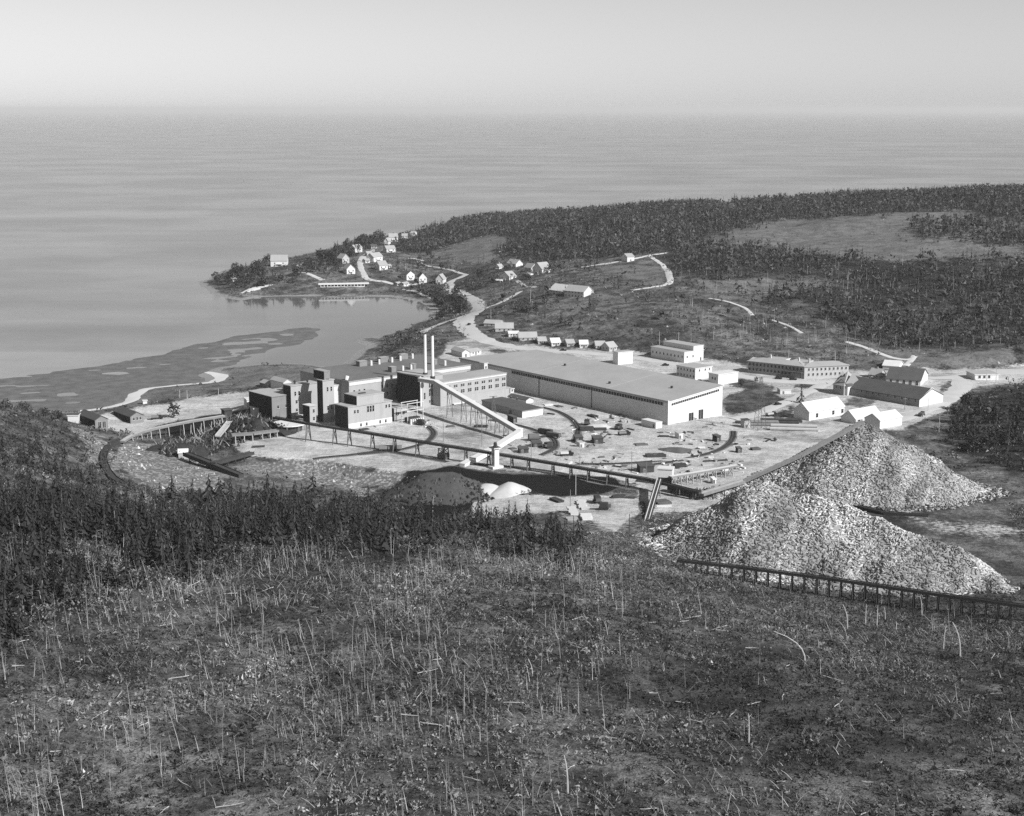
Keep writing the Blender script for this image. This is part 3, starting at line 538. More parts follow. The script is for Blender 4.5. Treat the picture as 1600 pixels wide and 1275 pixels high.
MB().box(-.7, -.62, -.4, b_+.3, h-.1, h+.9).build('fascia', 'roofgrey', r)
for f, g in ((.1, .5), (.3, .2), (.6, .55)): MB().box(a*g, a*g+1.0, b_*f, b_*f+1.0, h, roofz(a*g)+1.2).build('roof_vent', 'darksteel', r)
for f in frange(8, .1, .95): MB().box(-.06, -.01, b_*f, b_*f+.22, -.5, h-2.3).build('wall_joint', 'whitewall', r)
WH = (r, a, b_, h)
r, a, b_, h = Bld('roof_penthouse', 'small pale penthouse box where the warehouse roof meets the mill', 'building', None, 762, 41, ctop=(756.5,568.5), h=15.5, depth=4, wall='concrete', roofm='rooflight', wins=[('R', [.5], 12.8, 1.0, 1.2)])
# low sheds between mill and yard
Bld('store_shed', 'low dark roofed store shed with white end wall beside the conveyor', 'shed', (816,653), 848, 37, xl=753, top=643.5, wall='midwall', roofm='roofdark', roof='mono', Hfar=(.6, .6, .2), wins=[('L', [.28], .05, 2.2, 2.6, 'door'), ('R', [.5], 1, 1, 1.8)])
r_ = bpy.data.objects.get('store_shed'); sl_ = DIM['low dark roofed store shed with white end wall beside the conveyor']
MB().box(-.02, sl_[1]+.02, -.06, -.004, -.5, sl_[3]-.02).build('end_wall_or_shade', 'white', r_)
Bld('gabled_shed', 'small dark gabled shed with pale front behind the store shed', 'shed', (822,630.5), 833.5, 40, xl=794, top=625.5, peak=621.5, roof='gable', ridge='y', wall='concrete', roofm='roofdark', wins=[('L', [.5, .85], 1, .9, 1.2)])
Bld('office_hut', 'tiny pale hut tucked at the corner of the mill aisle', 'shed', (797.5,614.5), 803, 40, depth=4, top=608.5, wall='concrete', roofm='rooflight', wins=[('R', [.5], 1, .9, 1.2)])
# ------------------------------------------------------------------ buildings along the road behind the warehouse
r, a, b_, h = Bld('staff_house', 'two tier flat roofed staff house with long black shaded side by the hillside', 'building', (1069,567), 1099, 38, xl=1017, top=551, wall='whitewall', roofm='rooflight', wins=[('R', [.15, .45], 3, 1, 1.3), ('R', [.85], .05, 1.2, 2.2, 'door'), ('L', frange(9, .06, .94), 3, 1.0, 1.3)])
body(r, a*.52, b_*.9, 2.6, 'flat', 'whitewall', 'rooflight', z0=h+.46, wname='upper_storey', rname='upper_roof', off=(a*.47, .02), over=.25)
Bld('bunkhouse', 'two storey flat roofed bunkhouse with dark side behind the warehouse', 'building', (1086,594), 1112, 38, xl=1057, top=576.5, wall='whitewall', roofm='rooflight', wins=[('R', [.25, .6, .85], 5, .9, 1.2), ('L', frange(6), 4.8, .9, 1.2), ('L', frange(6), 1.4, .9, 1.2)])
Bld('store_block', 'bright white flat roofed block nearest the warehouse end', 'building', (1122,602), 1153, 36, xl=1107, top=586, wall='white', roofm='white', wins=[('L', [.3, .6], 3, 1, 1.3)])
Bld('pump_house', 'lone tall pale shed with dark end beside the road', 'shed', (965.6,570), 988.5, 30, xl=957.5, top=551.5, wall='whitewall', roofm='rooflight')
# office building with two wings meeting at an angle
A0, A1, A2 = at(1168,580.5,9), at(1256,590,9), at(1325,587,9)
ang1 = math.degrees(math.atan2(A1[1]-A0[1], A1[0]-A0[0])); L_a = float(np.linalg.norm(A1-A0)); hof = z_at_row(A1[0], A1[1], 573)-9
r = root('office_building', A0, math.radians(ang1), 'two storey office building of two hip roofed wings with rows of windows', 'building')
body(r, L_a, 14, hof, 'hip', 'midwall', 'roofgrey', 'x', 1.6, .6, down=1.5)
openings(r, L_a, 14, [('R', frange(15, .04, .95), hof*.62, 1.2, 1.6), ('R', frange(12, .04, .75), hof*.15, 1.2, 1.6)], 'greywall')
MB().box(L_a*.68, L_a*.99, -3, -.02, hof*.42, hof*.5).box(L_a*.68, L_a*.70, -3, -2.6, 0, hof*.42).box(L_a*.97, L_a*.99, -3, -2.6, 0, hof*.42).build('porch', 'roofdark', r)
ang2 = math.atan2(A2[1]-A1[1], A2[0]-A1[0])-math.radians(ang1); L_b = float(np.linalg.norm(A2-A1)); ca, sa = math.cos(ang2), math.sin(ang2)
k0 = len(r.children); body(r, L_b, 14, hof-.05, 'hip', 'greywall', 'roofgrey', 'x', 1.6, .6, down=1.5, wname='wing_wall', rname='wing_roof')
openings(r, L_b, 14, [('R', frange(10, .1, .94), hof*.62, 1.1, 1.5), ('R', frange(8, .1, .8), hof*.15, 1.1, 1.5)], 'concrete')
for o in list(r.children)[k0:]:
    x, y = o.location.x, o.location.y; o.location.x, o.location.y = L_a+.3+x*ca-y*sa, -.2+x*sa+y*ca; o.rotation_euler.z += ang2
for f in (.3, .8, .98): MB().box(L_a*f, L_a*f+.9, 7, 7.9, hof, hof+4).build('chimney', 'concrete', r)
for f, wd in ((.12, .3), (.55, .28)): body(r, L_a*wd, 12, hof*.9, 'flat', 'whitewall', 'rooflight', wname='rear_wing_wall', rname='rear_wing_roof', off=(L_a*f, 14.2))
# barns at the right
r, a, b_, h = Bld('long_barn', 'long dark roofed barn with white gable end and a row of small windows', 'barn', (1436,636), 1473, 40, xl=1317, top=624.5, peak=607.5, roof='gable', ridge='y', wall='midwall', roofm='roofdark', wins=[('L', [.05, .13, .22, .31, .4, .52, .6, .68, .75, .9], 2.6, 1.0, 1.3), ('R', [.3, .72], 4.6, .8, 1.2)])
MB().add([(-.02,-.05,-1),(a+.02,-.05,-1),(a+.02,-.05,h),(a/2,-.05,h+5.6),(-.02,-.05,h)], [(0,1,2,3,4)]).build('gable_front', 'white', r)
body(r, 5, 9, h+1.2, 'gable', 'white', 'roofdark', 'x', 3.6, .3, wname='cross_gable', rname='cross_gable_roof', off=(-2.5, b_*.9))
house('plank_barn', 'dark roofed barn with white plank front standing behind the long barn', (1384,599.5), (1438,603), 26, 591.5, 573, 'x', 'whitewall', 'roofdark', wins=[('R', frange(5, .15, .9), .3, 1.4, 2.4, 'door')], cat='barn')
house('workshop', 'pale roofed workshop just behind the white plank barn', (1379,576), (1404,578), 14, 571, 562.5, 'x', 'whitewall', 'white', wins=[], cat='shed')
house('cottage', 'grey cottage with white chimney between the office and the barns', (1357,590), (1374,592), 9, 585, 575, 'x', 'greywall', 'roofgrey', chim=True)
r, a, b_, h = Bld('hip_house', 'grey hip roofed house with black shaded side against the long barn', 'house', (1318,618), 1345, 36, xl=1301.5, top=603, peak=582, roof='hip', ridge='y', wall='midwall', roofm='roofgrey', wins=[('L', [.3, .7], 3.5, 1, 1.4), ('R', [.3, .7], 3.5, 1, 1.4)])
MB().box(a*.3, a*.3+1, b_*.4, b_*.4+1, h, h+6).build('chimney', 'darkbrick', r)
Bld('roadside_store', 'long white roadside building with pale roof at the far right', 'building', (1523,594), 1560, 6, depth=13, top=586, wall='white', roofm='rooflight', wins=[('R', frange(3, .2, .6), 1.2, 1.4, 1.5)])
Bld('white_shed', 'bright white gabled shed, longest of the three behind the log heap', 'shed', (1264,657.5), 1319, 37, xl=1240, top=644, peak=629.5, roof='gable', ridge='x', wall='white', roofm='white', group='three white sheds behind the log heap', wins=[('R', [.22, .68, .94], 1.2, 1.7, 2.1)])
Bld('white_shed', 'white gabled shed, middle one of three behind the log heap', 'shed', (1337,663), 1377, 37, xl=1314, top=655.5, peak=641.5, roof='gable', ridge='x', wall='white', roofm='white', group='three white sheds behind the log heap', wins=[('R', [.12], .4, 1.5, 2)])
Bld('white_shed', 'white gabled shed, rightmost of three behind the log heap peak', 'shed', (1374.5,670), 1409, 37, xl=1350.5, top=657.5, peak=646.5, roof='gable', ridge='x', wall='white', roofm='white', group='three white sheds behind the log heap', wins=[])
# ------------------------------------------------------------------ barns at the left shore
r, a, b_, h = Bld('shore_barn', 'dark tarred barn with striped plank gable, leftmost by the shore', 'barn', (149,670), 169, 38, xl=123, top=657, peak=650, roof='gable', ridge='y', wall='timber', roofm='roofdark', wins=[('R', [.35, .7], .1, 1.6, 3.2, 'door')])  # plank barn, only its left wall is near black
MB().box(-.06, -.01, 0, b_, -1, h-.1).build('side_wall', 'tar_and_shade', r)  # left wall far darker than the plank front
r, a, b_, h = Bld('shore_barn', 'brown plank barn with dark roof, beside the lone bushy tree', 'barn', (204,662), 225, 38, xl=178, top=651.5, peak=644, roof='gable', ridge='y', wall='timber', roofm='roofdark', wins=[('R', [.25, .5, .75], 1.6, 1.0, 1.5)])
MB().box(-.06, -.01, 0, b_, -1, h-.1).build('side_wall', 'tar_and_shade', r)  # left side near black beside the plank gable
Bld('boat_shed', 'little white walled boat shed with dark roof at the shore edge', 'shed', (106,658), 122, 5, depth=6, top=650, wall='white', roofm='roofdark')
Bld('shore_hut', 'tiny white hut standing alone near the beach', 'shed', (223.5,631.5), 230, 20, depth=3, top=626.5, wall='white', roofm='rooflight')
Bld('mill_store', 'dark low store behind the left mill wing', 'shed', (420,607), 434, MA, xl=406, top=601, peak=596.5, roof='gable', ridge='y', wall='darkbrick', roofm='roofgrey', wins=[('R', [.5], .6, .9, 1.6)])
Bld('mill_store', 'pale store with grey roof tucked behind the broad left tower', 'shed', (443,606), 456, MA, depth=14, top=598, roof='gable', ridge='y', rise=1.6, wall='concrete', roofm='roofgrey')
# ------------------------------------------------------------------ village
house('seaside_house', 'large white house with steep grey roof on the point', (423,417), (449,414), 11, 407.5, 398.5, 'x', 'white', 'roofgrey', chim=True)
house('village_house', 'white gabled house facing the cove, nearest the trees of the point', (542,428.5), (555,428), 10, 420.5, 413.5, 'y', 'white', 'roofgrey')
house('village_house', 'dim grey house at the edge of the point woods', (535,412), (546,411), 9, 404, 397, 'y', 'greywall', 'roofgrey')
house('village_house', 'white house with dark left gable on the village lane', (584,410), (598,408.5), 9, 402, 396, 'x', 'white', 'roofgrey')
house('village_store', 'white fronted store with broad grey roof below the village lane', (593,422.5), (606,421.5), 12, 415, 408, 'x', 'white', 'roofgrey', roof='gable')
house('village_house', 'white house with shining walls, highest in the seaside village', (608,378), (622,377), 10, 371, 365, 'x', 'white', 'roofgrey')
house('village_house', 'narrow white house left of the highest village house', (600,383), (606.5,382.5), 8, 377, 372, 'y', 'white', 'roofgrey')
house('village_house', 'small pale house beside the top of the village lane', (555,395), (566,393.5), 8, 388, 383, 'x', 'concrete', 'roofgrey')
house('village_house', 'low pale house amid village gardens below the highest house', (604,395), (618,394), 9, 389, 384, 'x', 'concrete', 'roofgrey')
house('gabled_cottage', 'tall white gabled cottage, left one of three by the cove', (635.5,438), (648,437.5), 9, 429.5, 423.5, 'y', 'white', 'roofdark', group='three gabled cottages by the cove')
house('gabled_cottage', 'tall white gabled cottage, middle one of three by the cove', (655,442), (667,441.5), 9, 433.5, 426.5, 'y', 'white', 'roofdark', group='three gabled cottages by the cove')
house('gabled_cottage', 'dull white gabled cottage, right one of three by the cove', (681,444), (692.5,443.5), 9, 436, 429, 'y', 'concrete', 'roofgrey', group='three gabled cottages by the cove')
house('hillside_house', 'white house with pale roof, upper left of the hillside group', (792,417), (806,418), 9, 411, 404.5, 'x', 'white', 'rooflight')
house('hillside_house', 'white house with porch and lean-to, lower left of the hillside group', (781,438), (796,438), 9, 431, 424.5, 'y', 'white', 'roofgrey')
house('hillside_house', 'big white gabled house with grey side wing, right of the hillside group', (832,428), (847,427.5), 11, 419, 410.5, 'y', 'white', 'roofgrey')
house('garage', 'grey roofed wing standing against the big gabled hillside house', (819,424), (830,425), 8, 417.5, 411, 'x', 'concrete', 'roofgrey', cat='shed')
house('long_bunkhouse', 'long pale roofed bunkhouse on the wooded hillside, left section', (858,462), (881,463), 13, 452.5, 443, 'x', 'concrete', 'white', wins=[('R', frange(5), .8, .9, 1.2), ('R', frange(5), 3.6, .9, 1.2)], cat='bunkhouse')
house('long_bunkhouse', 'long pale roofed bunkhouse on the wooded hillside, right section', (882,463.5), (912,464.5), 13, 454, 445, 'x', 'whitewall', 'rooflight', wins=[('R', frange(6), .8, .9, 1.2), ('R', frange(6), 3.6, .9, 1.2)], cat='bunkhouse')
Bld('hilltop_house', 'white house with black shaded gable on the hilltop track', 'house', (980,409.5), 991, 25, xl=971, top=401.5, peak=396.5, roof='gable', ridge='x', wall='white', roofm='roofgrey', wins=[('R', [.5], 1, 1, 1.2)])
CAB = [((756,509.5),(781,509),505,499.5,'rooflight','longest low bunk cabin at the top of the roadside row'), ((774,518.5),(802,516.5),513,504.5,'rooflight','broad grey roofed bunk cabin near the top of the roadside row'),
 ((795,526.5),(811,525),521.5,517.5,'white','short bunk cabin with bright roof, above the long grey one'), ((811,533.5),(839,530.5),527.5,519,'rooflight','long bunk cabin with bright roof in the middle of the roadside row'),
 ((841,538),(854,536),533,526.5,'rooflight','first of the small gabled cabins after the long bunk cabin'), ((862,541.5),(876,539),535.5,528.5,'white','second small gabled cabin after the long bunk cabin, pale front'),
 ((886,542),(898,539.5),536.5,530.5,'rooflight','third small gabled cabin beside the road'), ((906,544),(919,542),538,531.5,'white','fourth small gabled cabin beside the road, pale walls'),
 ((931,546),(946,544),540,533,'rooflight','fifth small gabled cabin, second last along the road'), ((952,549.5),(964,547),543,535,'rooflight','last small gabled cabin of the row, nearest the tall shed')]
for p0, p1, tp, pk, rm, lb in CAB: house('bunk_cabin', lb, p0, p1, 8 if p1[0]-p0[0] < 20 else 9, tp, pk, 'x', 'greywall' if rm != 'white' else 'whitewall', rm, group='cabins along the foot of the hillside', cat='cabin')
Bld('road_shed', 'dark sided shed by the road junction behind the mill', 'shed', (722,558.5), 734, 30, xl=705, top=551, peak=546.5, roof='gable', ridge='y', wall='concrete', roofm='roofgrey', wins=[('R', [.5], .1, 1, 2, 'door')])
house('road_shed', 'low pale roofed shed next to the dark sided shed by the junction', (735,556), (752,553), 8, 550.5, 546.5, 'x', 'concrete', 'rooflight', cat='shed')
house('cove_shed', 'small white shed with dark door on the road to the cove', (846,373) if False else (712,466), (720,467), 6, 461.5, 458, 'x', 'whitewall', 'roofgrey', cat='shed')
for lb, p0, p1, dp, tp, pk, rg_, wl, rf in (('small pale shed by the lane junction above the cove', (574,401), (582,400), 6, 396.5, 393, 'x', 'concrete', 'roofgrey'), ('dark roofed shed at the top bend of the village lane', (580,389), (589,388), 6, 385, 382, 'x', 'greywall', 'roofdark'),
 ('grey roofed house hidden among trees right of the highest house', (628,374), (637,373.5), 8, 369, 365, 'x', 'concrete', 'roofgrey'), ('pale house furthest back along the ridge shore', (641,369), (648,368.5), 8, 364.5, 361, 'x', 'whitewall', 'roofgrey'),
 ('tiny white outhouse beside the white fronted store', (608,419), (612,418.5), 4, 415.5, 413.5, 'x', 'white', 'rooflight'), ('low white shed, left of the pair under the three gabled cottages', (621,446.5), (627,446.3), 5, 443, 441, 'x', 'white', 'rooflight'), ('low white shed, right of the pair under the three gabled cottages', (631,447.5), (639,447), 5, 443.5, 441.5, 'x', 'white', 'rooflight'),
 ('small white house left of the hillside group', (773,421), (780,420.5), 6, 416.5, 413, 'y', 'whitewall', 'rooflight'), ('white porch shed below the lower left hillside house', (772,441.5), (782,441), 5, 438, 436, 'x', 'white', 'white'), ('small pale outbuilding under the big gabled hillside house', (820,431.5), (828,431), 5, 428, 426, 'x', 'whitewall', 'rooflight'),
 ('white boathouse on the tip of the seaside point', (357,441), (364,440.5), 6, 437, 434.5, 'y', 'concrete', 'roofgrey'), ('pale shed beside the white house with dark left gable', (571,411), (578,410.5), 5, 407, 404.5, 'x', 'concrete', 'roofgrey')):
    house('outbuilding' if 'shed' in lb or 'out' in lb else 'village_house', lb, p0, p1, dp, tp, pk, rg_, wl, rf, cat='shed' if 'shed' in lb or 'out' in lb else 'house')
# long white crib wall along the cove road
P0, P1 = hit(501, 449), hit(570, 448); ang = math.atan2(P1[1]-P0[1], P1[0]-P0[0]); L = float(np.linalg.norm((P1-P0)[:2]))
r = root('crib_wall', (P0[0], P0[1], max(P0[2]-1.2, 1.2)), ang, 'long white timber wall with dark slots along the cove shore', 'wall')
MB().box(0, L, 0, 2.5, -2, 1.6).build('lower_wall', 'white', r); MB().box(0, L, 1.4, 2.4, 1.6, 3.4).build('dark_face', 'tar_and_shade', r); MB().box(-2, L+4, .8, 3.6, 3.4, 4.8).build('upper_rail', 'white', r)
for i in range(14): MB().box(L*i/13.2, L*i/13.2+.5, 1.0, 1.39, 1.62, 3.38).build('post', 'whitewall', r)
# ------------------------------------------------------------------ conveyors, trestles, galleries
def atY(px, py, Y):
    z = z_at_row(0, Y, py); d = Y*CP-(z-CAMZ)*SP; return np.array(((px-CX)*d/F, Y, z))
def on_line(pts, px):
    for p, q in zip(pts[:-1], pts[1:]):
        a, b = proj(*p)[0], proj(*q)[0]
        if min(a, b)-.5 <= px <= max(a, b)+.5:
            t = (px-a)/(b-a+1e-9); return p+(q-p)*t, (q-p)/np.linalg.norm(q-p)
    return pts[-1], (pts[-1]-pts[-2])/np.linalg.norm(pts[-1]-pts[-2])
def bent(r, O, P, d, wd, top, m, brace=True, leg=.22, batter=.12):
    """one timber frame under a deck: two legs, cap and crossed braces"""
    n = np.array((-d[1], d[0], 0)); n /= np.linalg.norm(n)+1e-9; q = P-O; mb = MB(); zt = q[2]-top; feet = []
    for s in (-1, 1):
        tp = q+n*s*wd*.42; ht = max(P[2]-float(T(P[0], P[1])), .4); ft = q+n*s*(wd*.42+batter*ht); g = float(T(ft[0]+O[0], ft[1]+O[1]))-O[2]-.3
        mb.bar((tp[0], tp[1], zt), (ft[0], ft[1], g), leg, leg, 4); feet.append((tp, ft, g))
    mb.bar(tuple(feet[0][0][:2])+(zt,), tuple(feet[1][0][:2])+(zt,), leg*.9, leg*.9, 4)
    if brace:
        for (a, b) in ((0, 1), (1, 0)):
            mb.bar(tuple(feet[a][0][:2])+(zt-.2,), tuple(feet[b][1][:2])+(feet[b][2]+.6,), leg*.55, leg*.55, 4)
    return mb.build('bent', m, r)
def trestle(name, label, cat, pts, wd, dh, bents, dm='darktimber', bm='timber', top=None, rail=True, brace=True, leg=.22, group=None, dname='deck'):
    O = np.array(pts[0]); O = np.array((O[0], O[1], float(T(O[0], O[1])))); r = root(name, O, 0, label, cat, group); mb = MB(); rl = MB()
    for p, q in zip(pts[:-1], pts[1:]):
        mb.beam(p-O, q-O, wd, dh, 0, 1)
        if rail:
            d = (q-p); n = np.array((-d[1], d[0], 0)); n /= np.linalg.norm(n)+1e-9
            for s in (-1, 1):
                e = n*s*(wd/2-.05)+np.array((0, 0, .38)); rl.beam(p-O+e, q-O+e, .12, .3)
    mb.build(dname, [dm, top or dm], r)
    if rail: rl.build('side_rail', dm, r)
    for px in bents:
        P, d = on_line(pts, px); bent(r, O, P, d, wd, dh, bm, brace, leg)
    return r
BELT = [at(*p) for p in ((428,651.5,17),(481,661,17),(570,675,16),(661,690,15.2),(740,702.5,14.5),(815,715,13.6),(940,736,12.6),(1012,748,12),(1094,769,11))]
trestle('belt_conveyor', 'long dark belt conveyor on trestles crossing the whole yard', 'conveyor', BELT, 1.9, .8, [481,523,546,582,617,652,693,728,764,800,826,865,893,920,950,980,1060,1085], 'darktimber', 'steel', leg=.26)
P, d = on_line(BELT, 693); r = root('trestle_tower', (P[0], P[1], float(T(P[0], P[1]))), math.atan2(d[1], d[0]), 'black braced tower under the middle of the long belt conveyor', 'tower')
hh = P[2]-float(T(P[0], P[1]))-1.6; m = MB()
for sx_ in (-2, 2):
    for sy_ in (-1.6, 1.6): m.bar((sx_, sy_, -.3), (sx_*.8, sy_, hh), .32, .3, 4)
for z0_, z1_ in ((0, hh/2), (hh/2, hh)):
    for sy_ in (-1.6, 1.6): m.bar((-2, sy_, z0_), (2, sy_, z1_), .2, .2, 4); m.bar((2, sy_, z0_), (-2, sy_, z1_), .2, .2, 4); m.bar((-2, sy_, z1_), (2, sy_, z1_), .24, .24, 4)
m.build('frame', 'darksteel', r); MB().box(-2.2, 2.2, -1.9, 1.9, hh*.2, hh*.5).build('hopper', 'darksteel', r)
def gallery(name, label, pts, wd, hg, bents, wall='greywall', roofm='white', bm='steel'):
    O = np.array((pts[-1][0], pts[-1][1], float(T(pts[-1][0], pts[-1][1])))); r = root(name, O, 0, label, 'conveyor gallery'); mb = MB(); rf = MB()
    for p, q in zip(pts[:-1], pts[1:]):
        mb.beam(p-O, q-O, wd, hg); e = np.array((0, 0, .22)); rf.beam(p-O+e, q-O+e, wd+.5, .2)
    mb.build('wall', wall, r); rf.build('roof', roofm, r)
    for px in bents:
        P, d = on_line(pts, px); bent(r, O, P, d, wd, hg, bm, True, .16, .05)
    return r
G1 = [at(*p) for p in ((655,590.5,25.8),(681,594.5,25.4),(810,670.5,14.2))]
gallery('conveyor_gallery', 'white roofed conveyor gallery sloping down from the boiler house to the yard', G1, 2.6, 1.9, [704,727,742,752,766,779,792])  # wall grey has the shade of the left front side painted in
G2 = [at(*p) for p in ((811,673,14.0),(770,699,11.5),(722,725,9.2))]
gallery('conveyor_gallery', 'short white conveyor gallery running from the corner house under the belt', G2, 2.8, 2.1, [], 'white')
P = at(809, 684, 8); r = root('corner_house', P, math.radians(30), 'small white corner house joining the two conveyor galleries', 'shed')
body(r, 3.6, 3.6, z_at_row(P[0], P[1], 670)-8, 'flat', 'white', 'white', off=(-1.8, -1.8), over=.15)
P = at(774, 731.5, 8); r = root('transfer_tower', P, math.radians(35), 'slim white tower with dark capped head standing beside the belt conveyor', 'tower'); ht = z_at_row(P[0], P[1], 700)-8
body(r, 2.5, 2.5, ht, 'flat', 'whitewall', 'darksteel', off=(-1.25, -1.25), over=.9); MB().box(-2.6, 3.2, -1.9, 2.0, -.4, 1.1).build('plinth', 'white', r)
MB().bar((0, 0, ht+.4), (0, 0, ht+2.6), 1.0, .7, 6).build('head', 'darksteel', r); openings(r, 2.5, 2.5, [('L', [.5], ht*.65, .8, 1), ('L', [.5], ht*.2, .8, 1)], 'frame', off=(-1.25, -1.25))
# head house at the log heaps with its two feeders
P = at(1027, 757, 8.2); r = root('head_house', P, math.radians(-14), 'pale boxy head house on dark legs where conveyors meet by the log heaps', 'building'); ht = z_at_row(P[0], P[1], 733)-P[2]
body(r, 6.4, 5, 3.6, 'flat', 'whitewall', 'white', z0=ht-3.6, over=.3); MB().box(.3, 6.1, .3, 4.7, -.5, ht-3.64).build('frame', 'darktimber', r)
trestle('log_chute', 'steep dark log chute with pale rails descending from the head house', 'conveyor', [at(1029.5,749,12.5), atY(1007,825,at(1007,825,8.6)[1])], 2.6, .9, [1026,1018,1012], 'darktimber', 'timber')
CH = bpy.data.objects['log_chute']; p, q = Vector((0, 0, 0)), None
a_, b2_ = at(1029.5,749,12.5), at(1007,825,8.6); O = np.array(CH.location); n = np.array((-(b2_-a_)[1], (b2_-a_)[0], 0)); n /= np.linalg.norm(n)
m = MB()
for s in (-.75, .75): e = n*s+np.array((0, 0, .3)); m.beam(a_-O+e, b2_-O+e, .34, .25)
m.build('guide_rail', 'white', CH)
trestle('feeder_conveyor', 'pale topped feeder conveyor on braced trestle right of the head house', 'conveyor', [at(1047,744,12.8), at(1096,736,12.6), at(1152,726,12.6)], 2.2, .8, [1053,1062,1071,1080,1092,1104,1116,1130,1142], 'timber', 'deadwood', top='white', rail=False)
trestle('low_conveyor', 'low dark conveyor box running right from the head house', 'conveyor', [at(1046,757,10.5), at(1092,767,10.5)], 3, 2, [1052,1066,1080], 'darktimber', 'darktimber', rail=False)
Bld('transfer_shed', 'pale shed with round port at the foot of the stacker conveyor', 'shed', (1151,767.5), 1163, 10, depth=4, top=757, roof='gable', ridge='x', peak=754.5, wall='whitewall', roofm='white', wins=[('R', [.5], 1, .8, .8)])
# stacked pulpwood: two great heaps of short logs
def heap_height(x, y, ridge, slope):
    out = np.full(np.shape(x), -99.0)
    for (a, b) in zip(ridge[:-1], ridge[1:]):
        dx, dy = b[0]-a[0], b[1]-a[1]; t = np.clip(((x-a[0])*dx+(y-a[1])*dy)/(dx*dx+dy*dy+1e-9), 0, 1)
        d = np.hypot(x-a[0]-t*dx, y-a[1]-t*dy); out = np.maximum(out, a[2]+(b[2]-a[2])*t-slope*np.maximum(np.hypot(d, 1.5)-1.5, 0))
    return out
def heap(name, label, cat, ridge, slope, z0, mcore, logs=0, seed=1, bumps=1.0, step=1.6):
    R = np.array(ridge); pad = R[:, 2].max()/slope+6; x0, y0 = R[:, :2].min(0)-pad; x1, y1 = R[:, :2].max(0)+pad
    gx, gy = np.meshgrid(np.arange(x0, x1, step), np.arange(y0, y1, step), indexing='ij')
    def H(x, y):
        g = heap_height(x, y, ridge, slope)+(vnoise(x, y, 9, seed)-.5)*2.6*bumps+(vnoise(x, y, 3.5, seed+1)-.5)*.9*bumps
        return np.maximum(z0+g, T(x, y)-.6)
    gz = H(gx, gy); over = gz > T(gx, gy)+.02
    ii = np.arange(gx.size).reshape(gx.shape); q = np.stack([ii[:-1, :-1], ii[1:, :-1], ii[1:, 1:], ii[:-1, 1:]], -1)
    q = q[over[:-1, :-1] | over[1:, :-1] | over[1:, 1:] | over[:-1, 1:]].reshape(-1, 4)
    O = np.array((R[0, 0], R[0, 1], z0)); V = np.stack([gx, gy, gz], -1).reshape(-1, 3)-O
    used, inv = np.unique(q, return_inverse=True); V = V[used]; q = inv.reshape(-1, 4)
    if not logs: return tag(link(name, arrmesh(name, V, q, mcore, smooth=True), None, O), label, cat)
    r = root(name, O, 0, label, cat); tag(link('core', arrmesh('core', V, q, mcore, smooth=True), r))
    rg = np.random.default_rng(seed+50); n = logs*3; x = rg.uniform(x0, x1, n); y = rg.uniform(y0, y1, n); z = H(x, y); ok = z > T(x, y)+.1
    stray = (~ok) & (heap_height(x, y, ridge, slope) > -3.5) & (rg.random(n) < .3); k = ok | stray; z = np.where(stray, T(x, y)+.1, z); x, y, z = x[k][:logs], y[k][:logs], z[k][:logs]; n = len(x)
    e = .5; nx = -(H(x+e, y)-H(x-e, y))/(2*e); ny = -(H(x, y+e)-H(x, y-e))/(2*e); N = np.stack([nx, ny, np.ones(n)], -1); N /= np.linalg.norm(N, axis=1)[:, None]
    th = rg.uniform(0, 2*math.pi, n); A = np.stack([np.cos(th), np.sin(th), np.zeros(n)], -1)+rg.normal(0, .25, (n, 3)); A -= N*(A*N).sum(1)[:, None]*(1-rg.uniform(0, .55, n))[:, None]; A /= np.linalg.norm(A, axis=1)[:, None]
    Bv = np.cross(A, N); Bv /= np.linalg.norm(Bv, axis=1)[:, None]; Cv = np.cross(A, Bv); Lh = rg.uniform(.5, 1.05, n); rad = rg.uniform(.13, .27, n)*1.15
    ctr = np.stack([x, y, z+rg.uniform(-.05, .25, n)], -1)-O; vs = []
    for s in (-1, 1):
        for i in range(5):
            a = 2*math.pi*i/5; vs.append(ctr+A*(Lh*s)[:, None]+Bv*(rad*math.cos(a))[:, None]+Cv*(rad*math.sin(a))[:, None])
    V = np.stack(vs, 1).reshape(-1, 3); base = np.arange(n)[:, None]*10
    tris = [(i, (i+1) % 5, 5+(i+1) % 5) for i in range(5)]+[(i, 5+(i+1) % 5, 5+i) for i in range(5)]+[(0,2,1),(0,3,2),(0,4,3),(5,6,7),(5,7,8),(5,8,9)]
    Fc = (base[:, None, :]+np.array(tris)[None]).reshape(-1, 3); ux = (x-R[:, 0].mean())*.5+(y-R[:, 1].mean())*.86; uy = -(x-R[:, 0].mean())*.86+(y-R[:, 1].mean())*.5; patch = np.clip(.25+.9*vnoise(x, y, 16, seed+3)+1.1*(vnoise(ux/5, uy, 5, seed+4)-.35), .42, 1.35)
    tone = np.repeat(rg.choice([.32, .58, .8, 1.0, 1.2, 1.4], n, p=[.14, .2, .24, .23, .13, .06])*patch, 10)
    tag(link('logs', arrmesh('logs', V, Fc, 'pulp', tone), r), kind='stuff'); return r
def hp(px, py, z, z0): p = at(px, py, z); return (p[0], p[1], z-z0)
NEAR = [hp(1196, 754, 35.5, 12), hp(1262, 778, 31.5, 12), hp(1400, 822, 26, 12), hp(1490, 862, 19, 12), hp(1556, 905, 12.5, 12)]
NEARL = [(49, 556, 0.5)]
heap('log_heap', 'nearest great heap of short pale pulpwood logs above the dark trestle', 'log pile', [(56, 553, 2)]+NEAR, .60, 12, 'midwall', 21000, 3, 1.25)
